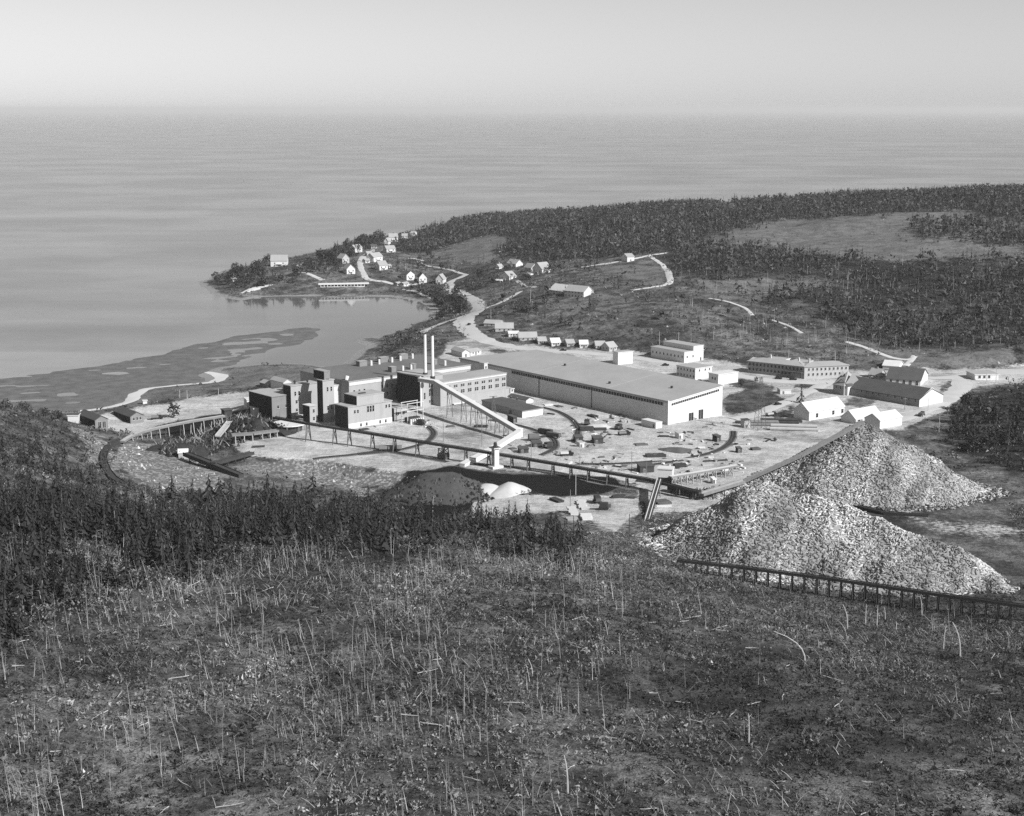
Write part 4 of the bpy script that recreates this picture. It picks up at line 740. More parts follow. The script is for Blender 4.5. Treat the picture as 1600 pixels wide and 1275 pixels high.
FAR = [hp(1110, 765, 9.5, 8.5), atY(1162, 755, 640)-np.array((0, 0, 8.5)), atY(1251, 717, 640)-np.array((0, 0, 8.5)), atY(1345, 663, 642)-np.array((0, 0, 8.5)), atY(1362, 668, 640)-np.array((0, 0, 8.5)), atY(1452, 716, 634)-np.array((0, 0, 8.5)), atY(1540, 764, 629)-np.array((0, 0, 8.5))]
heap('log_heap', 'farther steep peaked heap of pulpwood logs with a conveyor up its crest', 'log pile', [tuple(p) for p in FAR], .66, 8.5, 'midwall', 16000, 7, 1.1)
trestle('stacker_conveyor', 'long pale stacker conveyor climbing the crest of the farther log heap', 'conveyor', [at(1096,771,10.2), atY(1162,751,638), atY(1251,711,638), atY(1349,657.5,641)], 3.0, .9, [1110,1128,1146], 'timber', 'darktimber', top='deadwood')
trestle('dark_trestle', 'long black pile trestle in front of the nearest log heap', 'trestle', [at(1058,875,19.5), at(1150,885,19), at(1300,904,18.5), at(1450,926,18), at(1640,952,18)], 1.8, .55, list(range(1068, 1600, 19)), 'tar_and_shade', 'tar_and_shade', leg=.22)
trestle('dark_trestle', 'short black trestle at the foot of the farther log heap', 'trestle', [at(1338,790,11), at(1380,800,10.5), at(1450,806,10)], 2.6, 1.0, [1345,1365,1385,1405,1425], 'tar_and_shade', 'tar_and_shade')
# coal heap and lime heaps below the yard edge
heap('coal_heap', 'big grey-black coal heap below the belt conveyor', 'coal pile', [hp(668, 741, 13.5, 3.5), hp(706, 740, 13.8, 3.5)], .52, 3.5, 'coalgrey', 0, 13, .7)
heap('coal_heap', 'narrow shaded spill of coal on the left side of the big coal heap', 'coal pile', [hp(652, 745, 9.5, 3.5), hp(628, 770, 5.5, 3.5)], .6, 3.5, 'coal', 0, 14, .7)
heap('lime_heap', 'white rounded heap beside the coal heap, smaller one', 'heap', [hp(760, 755, 9.3, 4), hp(764, 756, 9, 4)], .5, 4, 'lime', 0, 15, .4)
heap('lime_heap', 'white rounded heap beside the coal heap, larger one', 'heap', [hp(797, 753, 10.2, 4), hp(812, 758, 8.6, 4)], .5, 4, 'lime', 0, 16, .4)
heap('bark_heap', 'black bark heap under the white crusher sheds left of the mill', 'bark pile', [hp(368, 655, 14, 7.5), hp(405, 656, 15, 7.5), hp(428, 662, 13, 7.5)], .55, 7.5, 'bark', 0, 17, 1.2)
heap('bark_heap', 'low black heap by the old flume at the left', 'bark pile', [hp(248, 694, 11.5, 9.5), hp(292, 692, 12, 9.5)], .5, 9, 'bark', 0, 18, 1.2)
heap('lime_heap', 'white rubble heap beside the warehouse wall', 'heap', [hp(926, 662, 9.6, 8), hp(942, 662, 9.8, 8)], .5, 8, 'lime', 0, 19, .3)
heap('scrap_heap', 'dark heap of scrap in the open yard before the warehouse doors', 'heap', [hp(1042, 700, 9.3, 8), hp(1064, 698, 9.3, 8)], .35, 8, 'rust', 0, 20, .9, 1.0)
P = at(452, 672, 8); r = root('settling_tank', P, 0, 'white topped round tank between the belt conveyor and the bark heap', 'tank')
MB().bar((0, 0, -.5), (0, 0, 3.2), 6.6, 6.6, 20).build('drum', 'darktimber', r); MB().bar((0, 0, 3.2), (0, 0, 3.7), 8.6, 8.6, 20).build('cover', 'white', r)
for i in range(8): a = i*math.pi/4; MB().bar((8*math.cos(a), 8*math.sin(a), -.4), (8*math.cos(a), 8*math.sin(a), 3.2), .2, .2, 5).build('post', 'timber', r)
for nm, lb, c_, xr, tp, dp in (('crusher_shed', 'tall white crusher shed against the black mill wing', (386,639), 401, 625, 6), ('crusher_shed', 'low white crusher shed on top of the bark heap', (397,652), 411, 639.5, 7), ('crusher_shed', 'small white topped crusher shed at the start of the belt conveyor', (414,652), 429, 642, 6)):
    P = hit(*c_); Bld(nm, lb, 'shed', c_, xr, 25, depth=dp, top=tp, wall='white', roofm='white', down=4, group='white crusher sheds')
Bld('crusher_hut', 'dark hut left of the white crusher sheds on the bark heap', 'shed', (351,653), 363, 30, depth=5, top=642, wall='darktimber', roofm='roofdark', down=4)
trestle('log_slide', 'pale striped log slide leaning against the bark heap', 'conveyor', [at(359,658,13.5), at(340,681,9)], 3, .6, [352], 'deadwood', 'timber')
trestle('braced_trestle', 'low timber trestle with white crossed braces beside the round tank', 'trestle', [at(362,679,11.5), at(395,677,11.5), at(434,672,11.5)], 3, .7, [367,381,394,408,420,431], 'timber', 'deadwood')
trestle('old_conveyor', 'dark low conveyor sloping across the rocks at the left', 'conveyor', [at(290,707,11.5), at(335,725,10.5), at(377,742,8)], 3, 1.5, [300,315,330,345,360], 'darktimber', 'darktimber')
trestle('old_conveyor', 'short dark conveyor rising to the edge of the sand bench', 'conveyor', [at(333,723,11), at(394,706,10)], 2.6, 1.2, [340,352,364,378], 'darktimber', 'darktimber')
Bld('gatehouse', 'small white roofed hut over the dark conveyor at the left', 'shed', (279,716), 293.5, 10, depth=5, top=708, roof='gable', ridge='x', peak=702, wall='greywall', roofm='white')
trestle('wooden_flume', 'long pale wooden flume curving on stilts at the left', 'flume', [at(350,648.5,13.6), at(300,656.5,13.6), at(266,663,13.6), at(240,668.5,13.4), at(219,674,13.2), at(203,681,13), at(191,688.5,12.8)], 2.4, 1.0, [345,332,316,300,284,261,247,233,218,204], 'timber', 'deadwood', top='deadwood', rail=False, brace=False)
def ring(pxs, wd, name, label, cat, mt, lift):
    pts = [hit(*p) for p in pxs]; pts = [p+np.array((0, 0, lift)) for p in pts]; return trestle(name, label, cat, pts, wd, .9, [], mt, mt)
ring([(191,689),(181,693),(172,699),(165,707),(162,716),(163,727),(168,739),(177,750),(190,758)], 3.2, 'curved_sluice', 'dark curved sluice looping round the rocky ground at the left', 'flume', 'darktimber', 1.2)
# ------------------------------------------------------------------ railway tracks
def track(label, px, z=8.0):
    pts = drape('track_bed', px, 4.2, 'track_bed', z=z, lift=.12, jit=.1, seg=4)
    tg = np.gradient(pts, axis=0); tg /= np.linalg.norm(tg, axis=1)[:, None]+1e-9; nn = np.stack([-tg[:, 1], tg[:, 0]], -1)
    O = np.array((pts[0][0], pts[0][1], float(T(*pts[0])))); r = root('railway_track', O, 0, label, 'railway track')
    for s in (-.72, .72):
        mb = MB(); q = pts+nn*s; zz = T(q[:, 0], q[:, 1])+.42
        for i in range(len(q)-1): mb.beam(np.array((*q[i], zz[i]))-O, np.array((*q[i+1], zz[i+1]))-O, .16, .18)
        mb.build('rail', 'darksteel', r)
    mb = MB(); dist = np.concatenate([[0], np.cumsum(np.linalg.norm(np.diff(pts, axis=0), axis=1))])
    for d in np.arange(0, dist[-1], 1.1):
        x, y = np.interp(d, dist, pts[:, 0]), np.interp(d, dist, pts[:, 1]); i = min(int(np.searchsorted(dist, d)), len(pts)-1); z = float(T(x, y))+.26; n = nn[i]
        mb.beam(np.array((x-n[0]*1.3, y-n[1]*1.3, z))-O, np.array((x+n[0]*1.3, y+n[1]*1.3, z))-O, .3, .16)
    tag(mb.build('sleepers', 'darktimber', r), kind='stuff')
track('curved railway track sweeping from the store shed past the dark box sheds', [(848,637),(868,642),(885,650),(897,659),(903,669),(902,680),(898,690)])
track('railway track running beside the store shed to the tank wagons', [(765,656),(790,660),(820,667),(845,676),(862,684),(868,692),(866,702),(845,712)])
track('sandy curved railway track in front of the wood room', [(560,711),(610,706),(640,700),(664,692),(676,682),(677,674),(668,666)])
track('railway track along the lower edge of the sand bench', [(490,717),(545,712),(598,706),(640,712),(700,722)], 8)
track('railway track curving up from the head house to the log cribs', [(1015,727),(1050,722),(1085,714),(1120,704),(1138,694),(1145,684),(1146,674)])
track('straight railway track across the yard beyond the belt conveyor', [(905,725),(950,725.5),(1000,723),(1045,719)])
track('railway track behind the belt conveyor at the edge of the coal ground', [(740,726),(800,730),(860,737),(930,750),(1000,762)])
# ------------------------------------------------------------------ yard: sheds, wagons, stacks, machines
def shed(label, c_, xr, top, depth, ang=12, wall='darktimber', roofm='roofdark', name='yard_shed', cat='shed', roof='mono', group=None):
    return Bld(name, label, cat, c_, xr, ang, depth=depth, top=top, wall=wall, roofm=roofm, roof=roof, Hfar=(.5, .5, 0), over=.2, group=group, wins=[('R', [.3], .1, .9, 1.6, 'door')])
shed('dark box shed leaning at the end of the store shed', (802,661), 808, 653, 5, 38)
shed('dark low shed nearest the belt conveyor, left of the tall pole', (812,708.5), 826, 702.5, 4)
shed('dark shed behind the nearest one, below the tank', (833,699), 847, 693.5, 4)
shed('dark flat shed at the tip of the curved track', (899,691.5), 911, 684.5, 4)
shed('dark grey shed right of the curved track', (928,693.5), 942.5, 686, 4.5)
shed('tiny pale hut with dark side in the middle of the yard', (906,700), 913, 693.5, 3, 30, 'concrete', 'rooflight')
shed('small pale tool hut with black side before the warehouse doors', (1061,686), 1067, 679, 3.5, 30, 'whitewall', 'rooflight')
shed('long dark store at the head house end of the belt conveyor', (1000,739), 1022, 730, 5)
shed('dark and white hut beside the stacked pipes on the right', (1163,669), 1173, 659, 4, 20, 'greywall', 'roofdark')
shed('low pale hut beside the road to the white sheds', (1219,616), 1236, 610, 5, 10, 'concrete', 'rooflight')
shed('black hut on the right hand road bend', (1538,650), 1552, 643, 5, 10, 'darktimber', 'rooflight')
shed('dark crate hut on the curved track by the log cribs', (1120,691), 1126, 683, 3, 40)
shed('tiny black hut at the lower right of the yard', (1153,708), 1159, 702, 2.5, 20)
shed('tiny white hut on the sand between feeder and stacker conveyors', (1114,756), 1119, 750, 2.5, 20, 'white', 'white')
Bld('box_trailer', 'long white box trailer parked at the warehouse corner', 'trailer', (1024.5,670), 1034.5, 36, xl=1002, top=661.5, wall='whitewall', roofm='white', over=.1, wins=[('L', [.14], .2, 1, 1.8, 'door')])
def stack(label, c_, n, L, ang, mt='deadwood', wd=1.4, name='lumber_stack', cat='lumber', tall=2):
    P = hit(*c_); r = root(name, P, math.radians(ang), label, cat); rg = random.Random(int(c_[0]*7+c_[1]))
    for k in range(n):
        y = k*(wd+.25)
        for j in range(tall):
            e = rg.uniform(-.6, .6); MB().box(e, L+e+rg.uniform(-.5, .5), y, y+wd, j*.55+(.02 if j else -.3), j*.55+.5).build('board_bundle', mt, r)
    return r
stack('dark lumber stack with slanting end beside the white rubble heap', (907,674), 3, 7, 4, 'darktimber', 1.6, tall=3)
stack('dark flat lumber stack right of the slant ended one', (929,673), 2, 6, 4, 'darktimber', tall=2)
stack('long pale beams laid along the track near the head house', (1021,721), 2, 22, 10, 'deadwood', 1.0, tall=1)
stack('dark and white boards stacked in a tent shape by the scrap heap', (1012,715), 3, 9, 8, 'darktimber', tall=2)
stack('bright sheets stacked beside the tent shaped boards', (1024,714), 2, 3.5, 60, 'white', tall=2)
stack('upper grey slab of concrete forms below the coal ground', (907,797), 5, 3.6, 4, 'concrete', 3.0, 'form_stack', 'building forms', tall=1)
stack('lower bright white sheet stack below the grey slab forms', (909,813), 3, 4.2, 6, 'white', 2.2, 'form_stack', 'building forms', tall=2)
stack('left grey slab of concrete forms beside the sandy lane', (891,805), 4, 3.4, 4, 'concrete', 3.0, 'form_stack', 'building forms', tall=1)
stack('lowest broken pale sheets at the front of the form stacks', (888,813.5), 2, 4.6, 6, 'rooflight', 2.0, 'form_stack', 'building forms', tall=1)
stack('dark planks lying left of the sandy lane', (858,781), 2, 7, -60, 'darktimber', tall=2)
stack('dark timber heap right of the form stacks', (957,779), 2, 5, 5, 'darktimber', tall=2)
stack('dark thin planks farther right of the form stacks', (979,779), 2, 4, -8, 'darktimber', .9, tall=1)
stack('dark steel sheets on the sand between the chute and the stacker', (1028,789), 2, 6, 20, 'rust', 2.4, tall=2)
stack('white plank at the foot of the log chute', (1027,791.5), 1, 6, 0, 'white', .8, tall=1)
stack('scattered pale planks on the sand left of the railway tanks', (806,684), 2, 4, -15, 'deadwood', tall=1)
stack('pale planks in the yard below the two dark box sheds', (864,708), 3, 6, -20, 'deadwood', tall=1)
stack('bleached boards near the curved track end', (886,701), 2, 5, -12, 'deadwood', tall=1)
def pipes(label, c_, n, L, ang, rad, mt='greywall'):
    P = hit(*c_); r = root('log_crib', P, math.radians(ang), label, 'log stack')
    for k in range(n): MB().bar((0, k*rad*2.1, rad), (L, k*rad*2.1, rad), rad, rad, 8).build('log', mt, r)
    for k in range(n-1): MB().bar((.4, (k+.5)*rad*2.1, rad*2.72), (L-.5, (k+.5)*rad*2.1, rad*2.72), rad, rad, 8).build('log', mt, r)
pipes('long pale stack of big logs, front one of the log cribs behind the heap', (1203,672), 2, 24, -8, .9, 'greywall')
pipes('dark stack of big logs, left one of the log cribs behind the heap', (1172,665), 3, 15, -4, .7, 'timber')
pipes('dark stack of big logs below the road, farthest of the log cribs', (1187,661), 2, 20, -6, .7, 'darktimber')
pipes('short dark log stack at the foot of the longest white shed', (1226,660), 2, 9, -4, .6, 'darktimber')
P = hit(827, 690); r = root('storage_tank', P, math.radians(12), 'big grey horizontal tank lying in the yard near the tall pole', 'tank')
MB().bar((0, 1.6, 2.0), (5.2, 1.6, 2.0), 1.6, 1.6, 14).build('drum', 'steel', r)
for x in (1, 4): MB().box(x, x+.4, .3, 2.9, -.3, 1.0).build('cradle', 'darktimber', r)
def car(label, c_, ang, mt='car'):
    P = hit(*c_); r = root('parked_car', P, math.radians(ang), label, 'car')
    MB().box(-2.2, 2.2, -.85, .85, .35, 1.0).build('body', mt, r); m = MB(); m.add([(-1.5,-.8,1.0),(.9,-.8,1.0),(.9,.8,1.0),(-1.5,.8,1.0),(-1.2,-.7,1.65),(.4,-.7,1.65),(.4,.7,1.65),(-1.2,.7,1.65)], [(0,1,5,4),(1,2,6,5),(2,3,7,6),(3,0,4,7),(4,5,6,7)]).build('cabin', 'car', r)
    for x in (-1.4, 1.4):
        for y in (-.85, .85): MB().bar((x, y-.1, .35), (x, y+.1, .35), .36, .36, 8).build('wheel', 'tar_and_shade', r)
car('black car on the road between the bunk cabins and the warehouse', (880,548.5), 0)
car('black car in the road below the staff house', (1040,571.5), 0)
car('left black car parked in front of the office building', (1216,592.5), -6); car('right black car parked in front of the office building', (1239,594), -3)
car('dark car beside the pale bunkhouse wall', (1094,597), 10); car('dark car at the foot of the staff house end wall', (1082,562.5), 20)
def wagon(label, c_, ang, L=7.5, mt='darksteel', loadm=None):
    P = hit(*c_); r = root('rail_wagon', P, math.radians(ang), label, 'rail wagon'); MB().box(0, L, -1.2, 1.2, .9, 1.2).build('frame', 'darksteel', r)
    MB().box(.1, L-.1, -1.15, 1.15, 1.22, 2.7, 0).build('box', mt, r)
    for x in (1.2, L-1.2):
        for y in (-.8, .8): MB().bar((x, y-.1, .65), (x, y+.1, .65), .42, .42, 8).build('wheel', 'darksteel', r)
wagon('dark rail wagon, upper one of the pair by the pale slab', (842,677), -36, 8); wagon('dark rail wagon, lower one of the pair by the pale slab', (855,682.5), -38, 8, 'rust')
wagon('dark flat wagon on the sandy track under the belt conveyor', (592,705), 6, 11, 'timber')
def crane(label, c_, ang, boom):
    P = hit(*c_); r = root('crawler_crane', P, math.radians(ang), label, 'crane')
    for y in (-1.5, .9): MB().box(-2, 2, y, y+.6, -.1, .9).build('crawler', 'tar_and_shade', r)
    MB().box(-1.8, 1.6, -1.2, 1.2, 1.0, 2.9).build('cab', 'darksteel', r); MB().bar((1.2, 0, 2), (boom*.75, 0, boom*.66), .25, .12, 4).build('boom', 'darksteel', r); MB().box(-3, -1.8, -1.1, 1.1, 1.1, 2.2).build('counterweight', 'rust', r)
crane('dark crawler crane working beside the tank wagons', (857,700), 40, 5); crane('dark crane standing behind the slant ended lumber stack', (917,664), 80, 4.5)
crane('black crane at the end of the sandy track by the wood room', (657,664), 150, 6); crane('black digger beside the form stacks', (943,796), 170, 5); crane('small black digger on the grey ground by the coal', (933,785), 100, 4)
crane('small black loader alone in the yard', (967,671), 60, 2.5)
def pole(label, x, yb, yt, arm=True, mt='deadwood', name='utility_pole', r0=.17):
    P = hit(x, yb); h = z_at_row(P[0], P[1], yt)-P[2]; r = root(name, P, random.uniform(-.5, .5), label, 'pole'); MB().bar((0, 0, -.3), (0, 0, h), r0, r0*.7, 6).build('post', mt, r)
    if arm: MB().box(-1, 1, -.08, .08, h-.8, h-.6).build('crossarm', mt, r)
for a in (('tall thin pole in front of the black coal ground', 899.5, 773, 741, False, 'deadwood'), ('dark pole standing left of the form stacks', 891, 800, 765, False, 'timber'), ('thin dark pole in the open yard left of the head house', 987, 734.5, 705, True, 'timber'),
 ('dark pole at the left of the open yard', 906, 728, 712, True, 'timber'), ('dark pole right behind the head house store', 1010, 741, 721, False, 'timber'), ('dark pole between the sandy track and the galleries', 753, 697, 651, True, 'timber'), ('lattice-like pole beside the nearest dark shed', 830, 718, 690, True, 'timber'),
 ('thin pole left of the sloping gallery foot', 693, 690, 662, False, 'timber'), ('left pale mast on the grassy shore', 281, 622, 609, False), ('middle pale mast on the grassy shore', 292.5, 623, 609, False), ('right pale mast on the grassy shore', 341.5, 618, 607, False),
 ('pole among the trees behind the staff house', 1060, 545, 519, True), ('second pole behind the staff house roof', 1030, 546, 518, False), ('pole on the hillside above the office building', 1232, 566, 546, False), ('right pole on the hillside above the office building', 1305, 567, 550, False),
 ('thin pole in front of the longest white shed', 1287, 668, 662, False), ('pole before the long barn wall', 1413.5, 640, 621, True, 'timber'), ('thin pole in front of the long barn gable', 1450, 642, 622, False), ('pole in the dark brush right of the white sheds', 1467, 675, 648, False), ('pole standing on the slope left of the log heap chute', 983, 845, 803, False, 'darktimber'),
 ('pole beside the sandy lane among the form stacks', 896, 845, 806, False, 'darktimber'), ('pole in the little wood at the cove road', 829, 478, 452, True), ('pale pole below the road fork by the cove', 767, 498, 483, False), ('pole on the lane behind the three gabled cottages', 634, 428, 411, False),
 ('left pole on the sand by the two shore barns', 182, 674, 655, True), ('pole in front of the small roadside building at the far right', 1541, 598, 577, True), ('second pole near the far right roadside building', 1556, 598, 572, True)): pole(*a)
def pylon(label, x, yb, yt, wd):
    P = hit(x, yb); h = z_at_row(P[0], P[1], yt)-P[2]; r = root('lattice_tower', P, math.radians(20), label, 'pylon'); t = .25
    for sx_ in (-1, 1):
        for sy_ in (-1, 1): MB().bar((sx_*wd, sy_*wd, -.3), (sx_*wd*.22, sy_*wd*.22, h), .13, .09, 4).build('leg', 'steel', r)
    mb = MB(); n = 6
    for i in range(n):
        z0_, z1_ = h*i/n, h*(i+1)/n; a, b = wd*(1-.78*i/n), wd*(1-.78*(i+1)/n)
        for s in (-1, 1): mb.bar((-a, s*a, z0_), (b, s*b, z1_), .07, .07, 4).bar((a, s*a, z0_), (-b, s*b, z1_), .07, .07, 4).bar((s*a, -a, z0_), (s*b, b, z1_), .07, .07, 4)
    tag(mb.build('bracing', 'steel', r), kind='stuff'); MB().box(-2.2, 2.2, -.12, .12, h-.25, h).build('crossarm', 'steel', r)
pylon('tall steel lattice tower on the green patch beyond the warehouse', 1187, 671, 589, 2.4); pylon('slim steel lattice tower in front of the store shed', 771, 648, 619, 1.3)
# substation between wood room and boiler house
P = at(637, 662, 8); r = root('substation', P, math.radians(MA), 'outdoor electric substation of tall posts and beams beside the wood room', 'substation')
LS = along(P, math.cos(math.radians(MA)), math.sin(math.radians(MA)), 661); zt = z_at_row(P[0], P[1], 631)-8
for f in (0, 1):
    for y in (0, 5): MB().bar((f*LS, y, -.3), (f*LS, y, zt), .25, .2, 5).build('post', 'concrete', r)
for y in (0, 5):
    for z in (zt-.2, zt*.6): MB().box(-.5, LS+.5, y-.15, y+.15, z, z+.3).build('beam', 'concrete', r)
for k in range(7): MB().bar((LS*(.05+.13*k), -2.2, -.2), (LS*(.05+.13*k), -2.2, 2.6), .5, .45, 8).build('transformer', 'white', r)
MB().box(LS*.1, LS*.9, 1.2, 4, -.2, 2.6).build('switch_gear', 'darksteel', r)

for lb, c_, n, L, ang, mt, tl in (('pale crates stacked behind the scrap heap', (1072,690), 2, 3, 10, 'deadwood', 2), ('dark timbers between the scrap heap and the warehouse doors', (1030,683), 2, 5, -10, 'darktimber', 1), ('grey pipe bundle left of the scrap heap', (995,697), 3, 6, 12, 'steel', 1), ('dark drums and boards right of the tiny black hut', (1176,704), 2, 4, 10, 'rust', 2), ('long dark beam in the sand right of the scrap heap', (1100,722), 1, 12, 14, 'darktimber', 1), ('pale board pile against the warehouse wall', (985,660), 3, 4, 100, 'deadwood', 2), ('dark board pile by the middle of the warehouse wall', (935,652), 2, 6, 128, 'darktimber', 2),
 ('pale sheets dumped by the gabled shed', (852,634), 2, 5, 20, 'white', 1), ('dark sheets dumped near the curved track start', (880,636), 2, 5, 120, 'rust', 1), ('dark timbers under the sloping gallery', (742,668), 2, 6, -12, 'darktimber', 2), ('rusty plates by the sandy track bend', (700,668), 2, 4, 20, 'rust', 1), ('pale timbers at the foot of the wood room', (588,668), 2, 5, 30, 'deadwood', 1), ('dark timbers in front of the wood room plinth', (565,673), 2, 5, 36, 'darktimber', 1),
 ('dark sleepers stacked beyond the long dark store', (1055,731), 3, 5, 8, 'darktimber', 2), ('pale sawn boards above the feeder conveyor', (1100,728), 2, 5, 10, 'deadwood', 1), ('dark stack on the right by the stacked logs', (1150,662), 2, 5, -6, 'darktimber', 2), ('dark timbers lying left of the round tank trestle', (395,700), 2, 6, 12, 'darktimber', 1), ('rusty scrap beside the nearest dark shed', (800,703), 2, 3, 30, 'rust', 1)): stack(lb, c_, n, L, ang, mt, tall=tl)
def truck(label, c_, ang, bed='timber'):
    P = hit(*c_); r = root('parked_truck', P, math.radians(ang), label, 'truck'); MB().box(-3, 1.1, -1, 1, .8, 1.1).build('chassis', 'darksteel', r); MB().box(-3, .9, -1.1, 1.1, 1.12, 2.0).build('bed', bed, r); MB().box(1.15, 2.3, -.95, .95, .7, 2.3).build('cab', 'car', r); MB().box(2.32, 3.4, -.7, .7, .7, 1.5).build('bonnet', 'car', r)
    for x in (-2.2, 2.6):
        for y in (-.95, .95): MB().bar((x, y-.15, .45), (x, y+.15, .45), .46, .46, 8).build('wheel', 'tar_and_shade', r)
truck('dark truck with timber bed beside the lone black loader', (975,680), 20); truck('dark truck parked before the low white shed and log cribs', (1205,650), 30, 'deadwood'); truck('pale bedded truck on the yard left of the tiny pale hut', (885,712), 10, 'concrete'); truck('dark truck on the road bend below the long barn', (1440,650), 60, 'rust'); truck('dark truck standing on the pale flat by the shore barns', (245,655), 15)
car('third black car on the yard behind the warehouse back wall', (990,583), 10); car('grey car on the yard behind the warehouse back wall', (1021,586), -10, 'steel'); car('dark car on the main road above the bunk cabins', (733,508), 70); car('dark car halfway along the road past the white sheds', (1215,633), 30)
# ------------------------------------------------------------------ vegetation
VR = np.random.default_rng(23)
def scatter(n, r0, r1, th=.46):
    n = int(n*1.18); r = np.sqrt(VR.uniform(r0*r0, r1*r1, n)); a = VR.uniform(-th, th, n); x, y = r*np.sin(a), r*np.cos(a); z = T(x, y); px, py = proj(x, y, z)
    return np.stack([x, y, z], -1), px, py, r
def inside(polys, px, py, wob=0, P=None):
    if wob: px = px+(vnoise(P[:, 0], P[:, 1], 13, 77)-.5)*2*wob; py = py+(vnoise(P[:, 0], P[:, 1], 13, 78)-.5)*wob
    out = np.zeros(px.shape, bool)
    for p in polys: out |= sdf(p, px, py) > 0
    return out
def soup(ctr, off, tone):
    """ctr (n,3), off (n,k,3,3) triangles about each centre, tone (n,k)"""
    n, k = off.shape[:2]; V = (ctr[:, None, None, :]+off).reshape(-1, 3); Fc = np.arange(n*k*3).reshape(-1, 3); return V, Fc, np.repeat(tone.reshape(-1), 3)
def cat(*parts):
    V, Fc, t = [], [], []; o = 0
    for v, f, q in parts: V.append(v); Fc.append(f+o); t.append(q); o += len(v)
    return np.concatenate(V), np.concatenate(Fc), np.concatenate(t)
def leafballs(P, rad, hgt, k, leaf, tone, z0=0.0):
    """k leaf-clump triangles through an ellipsoid above each point"""
    n = len(P); d = VR.normal(0, 1, (n, k, 3)); d /= np.linalg.norm(d, axis=2)[..., None]; s = VR.uniform(.45, 1.0, (n, k, 1))
    c = d*s*np.stack([rad, rad, hgt/2], -1)[:, None, :]; c[..., 2] += (hgt/2+z0)[:, None]
    tri = VR.normal(0, 1, (n, k, 3, 3))*(leaf*.62)[:, None, None, None]; tri -= tri.mean(2, keepdims=True)
    return soup(P, c[:, :, None, :]+tri, tone[:, None]*VR.uniform(.65, 1.35, (n, k)))
def spruces(P, h, rad, tiers, fr, tone, gap=.12):
    n = len(P); zt = np.linspace(gap, .93, tiers); T_ = []
    for i, f in enumerate(zt):
        a0 = VR.uniform(0, 6.28, n); rr = rad*(1.06-f)*VR.uniform(.75, 1.25, n)
        for j in range(fr):
            a = a0+j*6.283/fr+VR.uniform(-.3, .3, n); w_ = 3.0/fr; rj = rr*VR.uniform(.6, 1.25, n); zz = h*(f+VR.uniform(-.02, .02, n)); dr = rj*.55
            top = np.stack([np.zeros(n), np.zeros(n), zz+h*.75/tiers], -1); p1 = np.stack([rj*np.cos(a-w_/2), rj*np.sin(a-w_/2), zz-dr*.6], -1); p2 = np.stack([rj*np.cos(a+w_/2), rj*np.sin(a+w_/2), zz-dr], -1); T_.append(np.stack([top, p1, p2], 1))
    tp = np.stack([np.zeros(n), np.zeros(n), h], -1)
    for a in (0, 2.1, 4.2): T_.append(np.stack([tp, np.stack([h*.018*np.cos(a)*np.ones(n), h*.018*np.sin(a)*np.ones(n), h*.8], -1), np.stack([h*.018*np.cos(a+2.1)*np.ones(n), h*.018*np.sin(a+2.1)*np.ones(n), h*.8], -1)], 1))
    off = np.stack(T_, 1); return soup(P, off, tone[:, None]*VR.uniform(.6, 1.4, off.shape[:2]))
def snags(P, h, lean, az, r0, tone, stubs=5, bend=.25):
    """bare dead trunks: a tapered three-sided stem in three bent lengths, with broken branch stubs"""
    n = len(P); sec = 4; L = []; d = np.stack([np.cos(az), np.sin(az)], -1)
    axis = []
    for i in range(sec):
        f = i/(sec-1); o = (lean*f+bend*lean*f*f)[:, None]*h[:, None]*d; axis.append(np.concatenate([o, (h*f*np.sqrt(np.maximum(1-(lean*f)**2, .05)))[:, None]], 1))
    for i in range(sec-1):
        ra, rb = r0*(1-.27*i), r0*(1-.27*(i+1))
        for j in range(3):
            a, b = j*2.094, (j+1)*2.094
            q = [axis[i]+np.stack([ra*math.cos(a), ra*math.sin(a), 0*ra], -1), axis[i]+np.stack([ra*math.cos(b), ra*math.sin(b), 0*ra], -1), axis[i+1]+np.stack([rb*math.cos(b), rb*math.sin(b), 0*rb], -1), axis[i+1]+np.stack([rb*math.cos(a), rb*math.sin(a), 0*rb], -1)]
            L += [np.stack([q[0], q[1], q[2]], 1), np.stack([q[0], q[2], q[3]], 1)]
    for k in range(stubs):
        f = VR.uniform(.3, 1.0, n); i = np.minimum((f*(sec-1)).astype(int), sec-2); t = f*(sec-1)-i; A = np.stack(axis, 1); p = A[np.arange(n), i]*(1-t)[:, None]+A[np.arange(n), i+1]*t[:, None]
        a = VR.uniform(0, 6.28, n); ln = h*VR.uniform(.05, .2, n); e = p+np.stack([ln*np.cos(a), ln*np.sin(a), ln*VR.uniform(.1, 1.1, n)], -1); up = np.zeros((n, 3)); up[:, 2] = r0*.5
        L.append(np.stack([p-up, p+up, e], 1))
    off = np.stack(L, 1); return soup(P, off, tone[:, None]*VR.uniform(.8, 1.2, off.shape[:2]))
def stuff(name, data, material): return tag(link(name, arrmesh(name, *data[:2], material, data[2])), kind='stuff')
P_BELT = [[(-60,770),(30,770),(110,775),(180,790),(240,800),(330,795),(420,792),(540,803),(640,815),(740,826),(800,834),(870,846),(900,866),(885,886),(800,868),(740,850),(640,856),(520,862),(400,866),(330,892),(250,910),(190,892),(130,940),(60,1010),(-60,1060)]]
P_BELT2 = [[(-60,690),(60,690),(150,745),(215,775),(330,775),(500,772),(640,790),(800,806),(905,850),(890,890),(760,870),(600,870),(450,880),(330,910),(190,920),(110,980),(-60,1080)]]
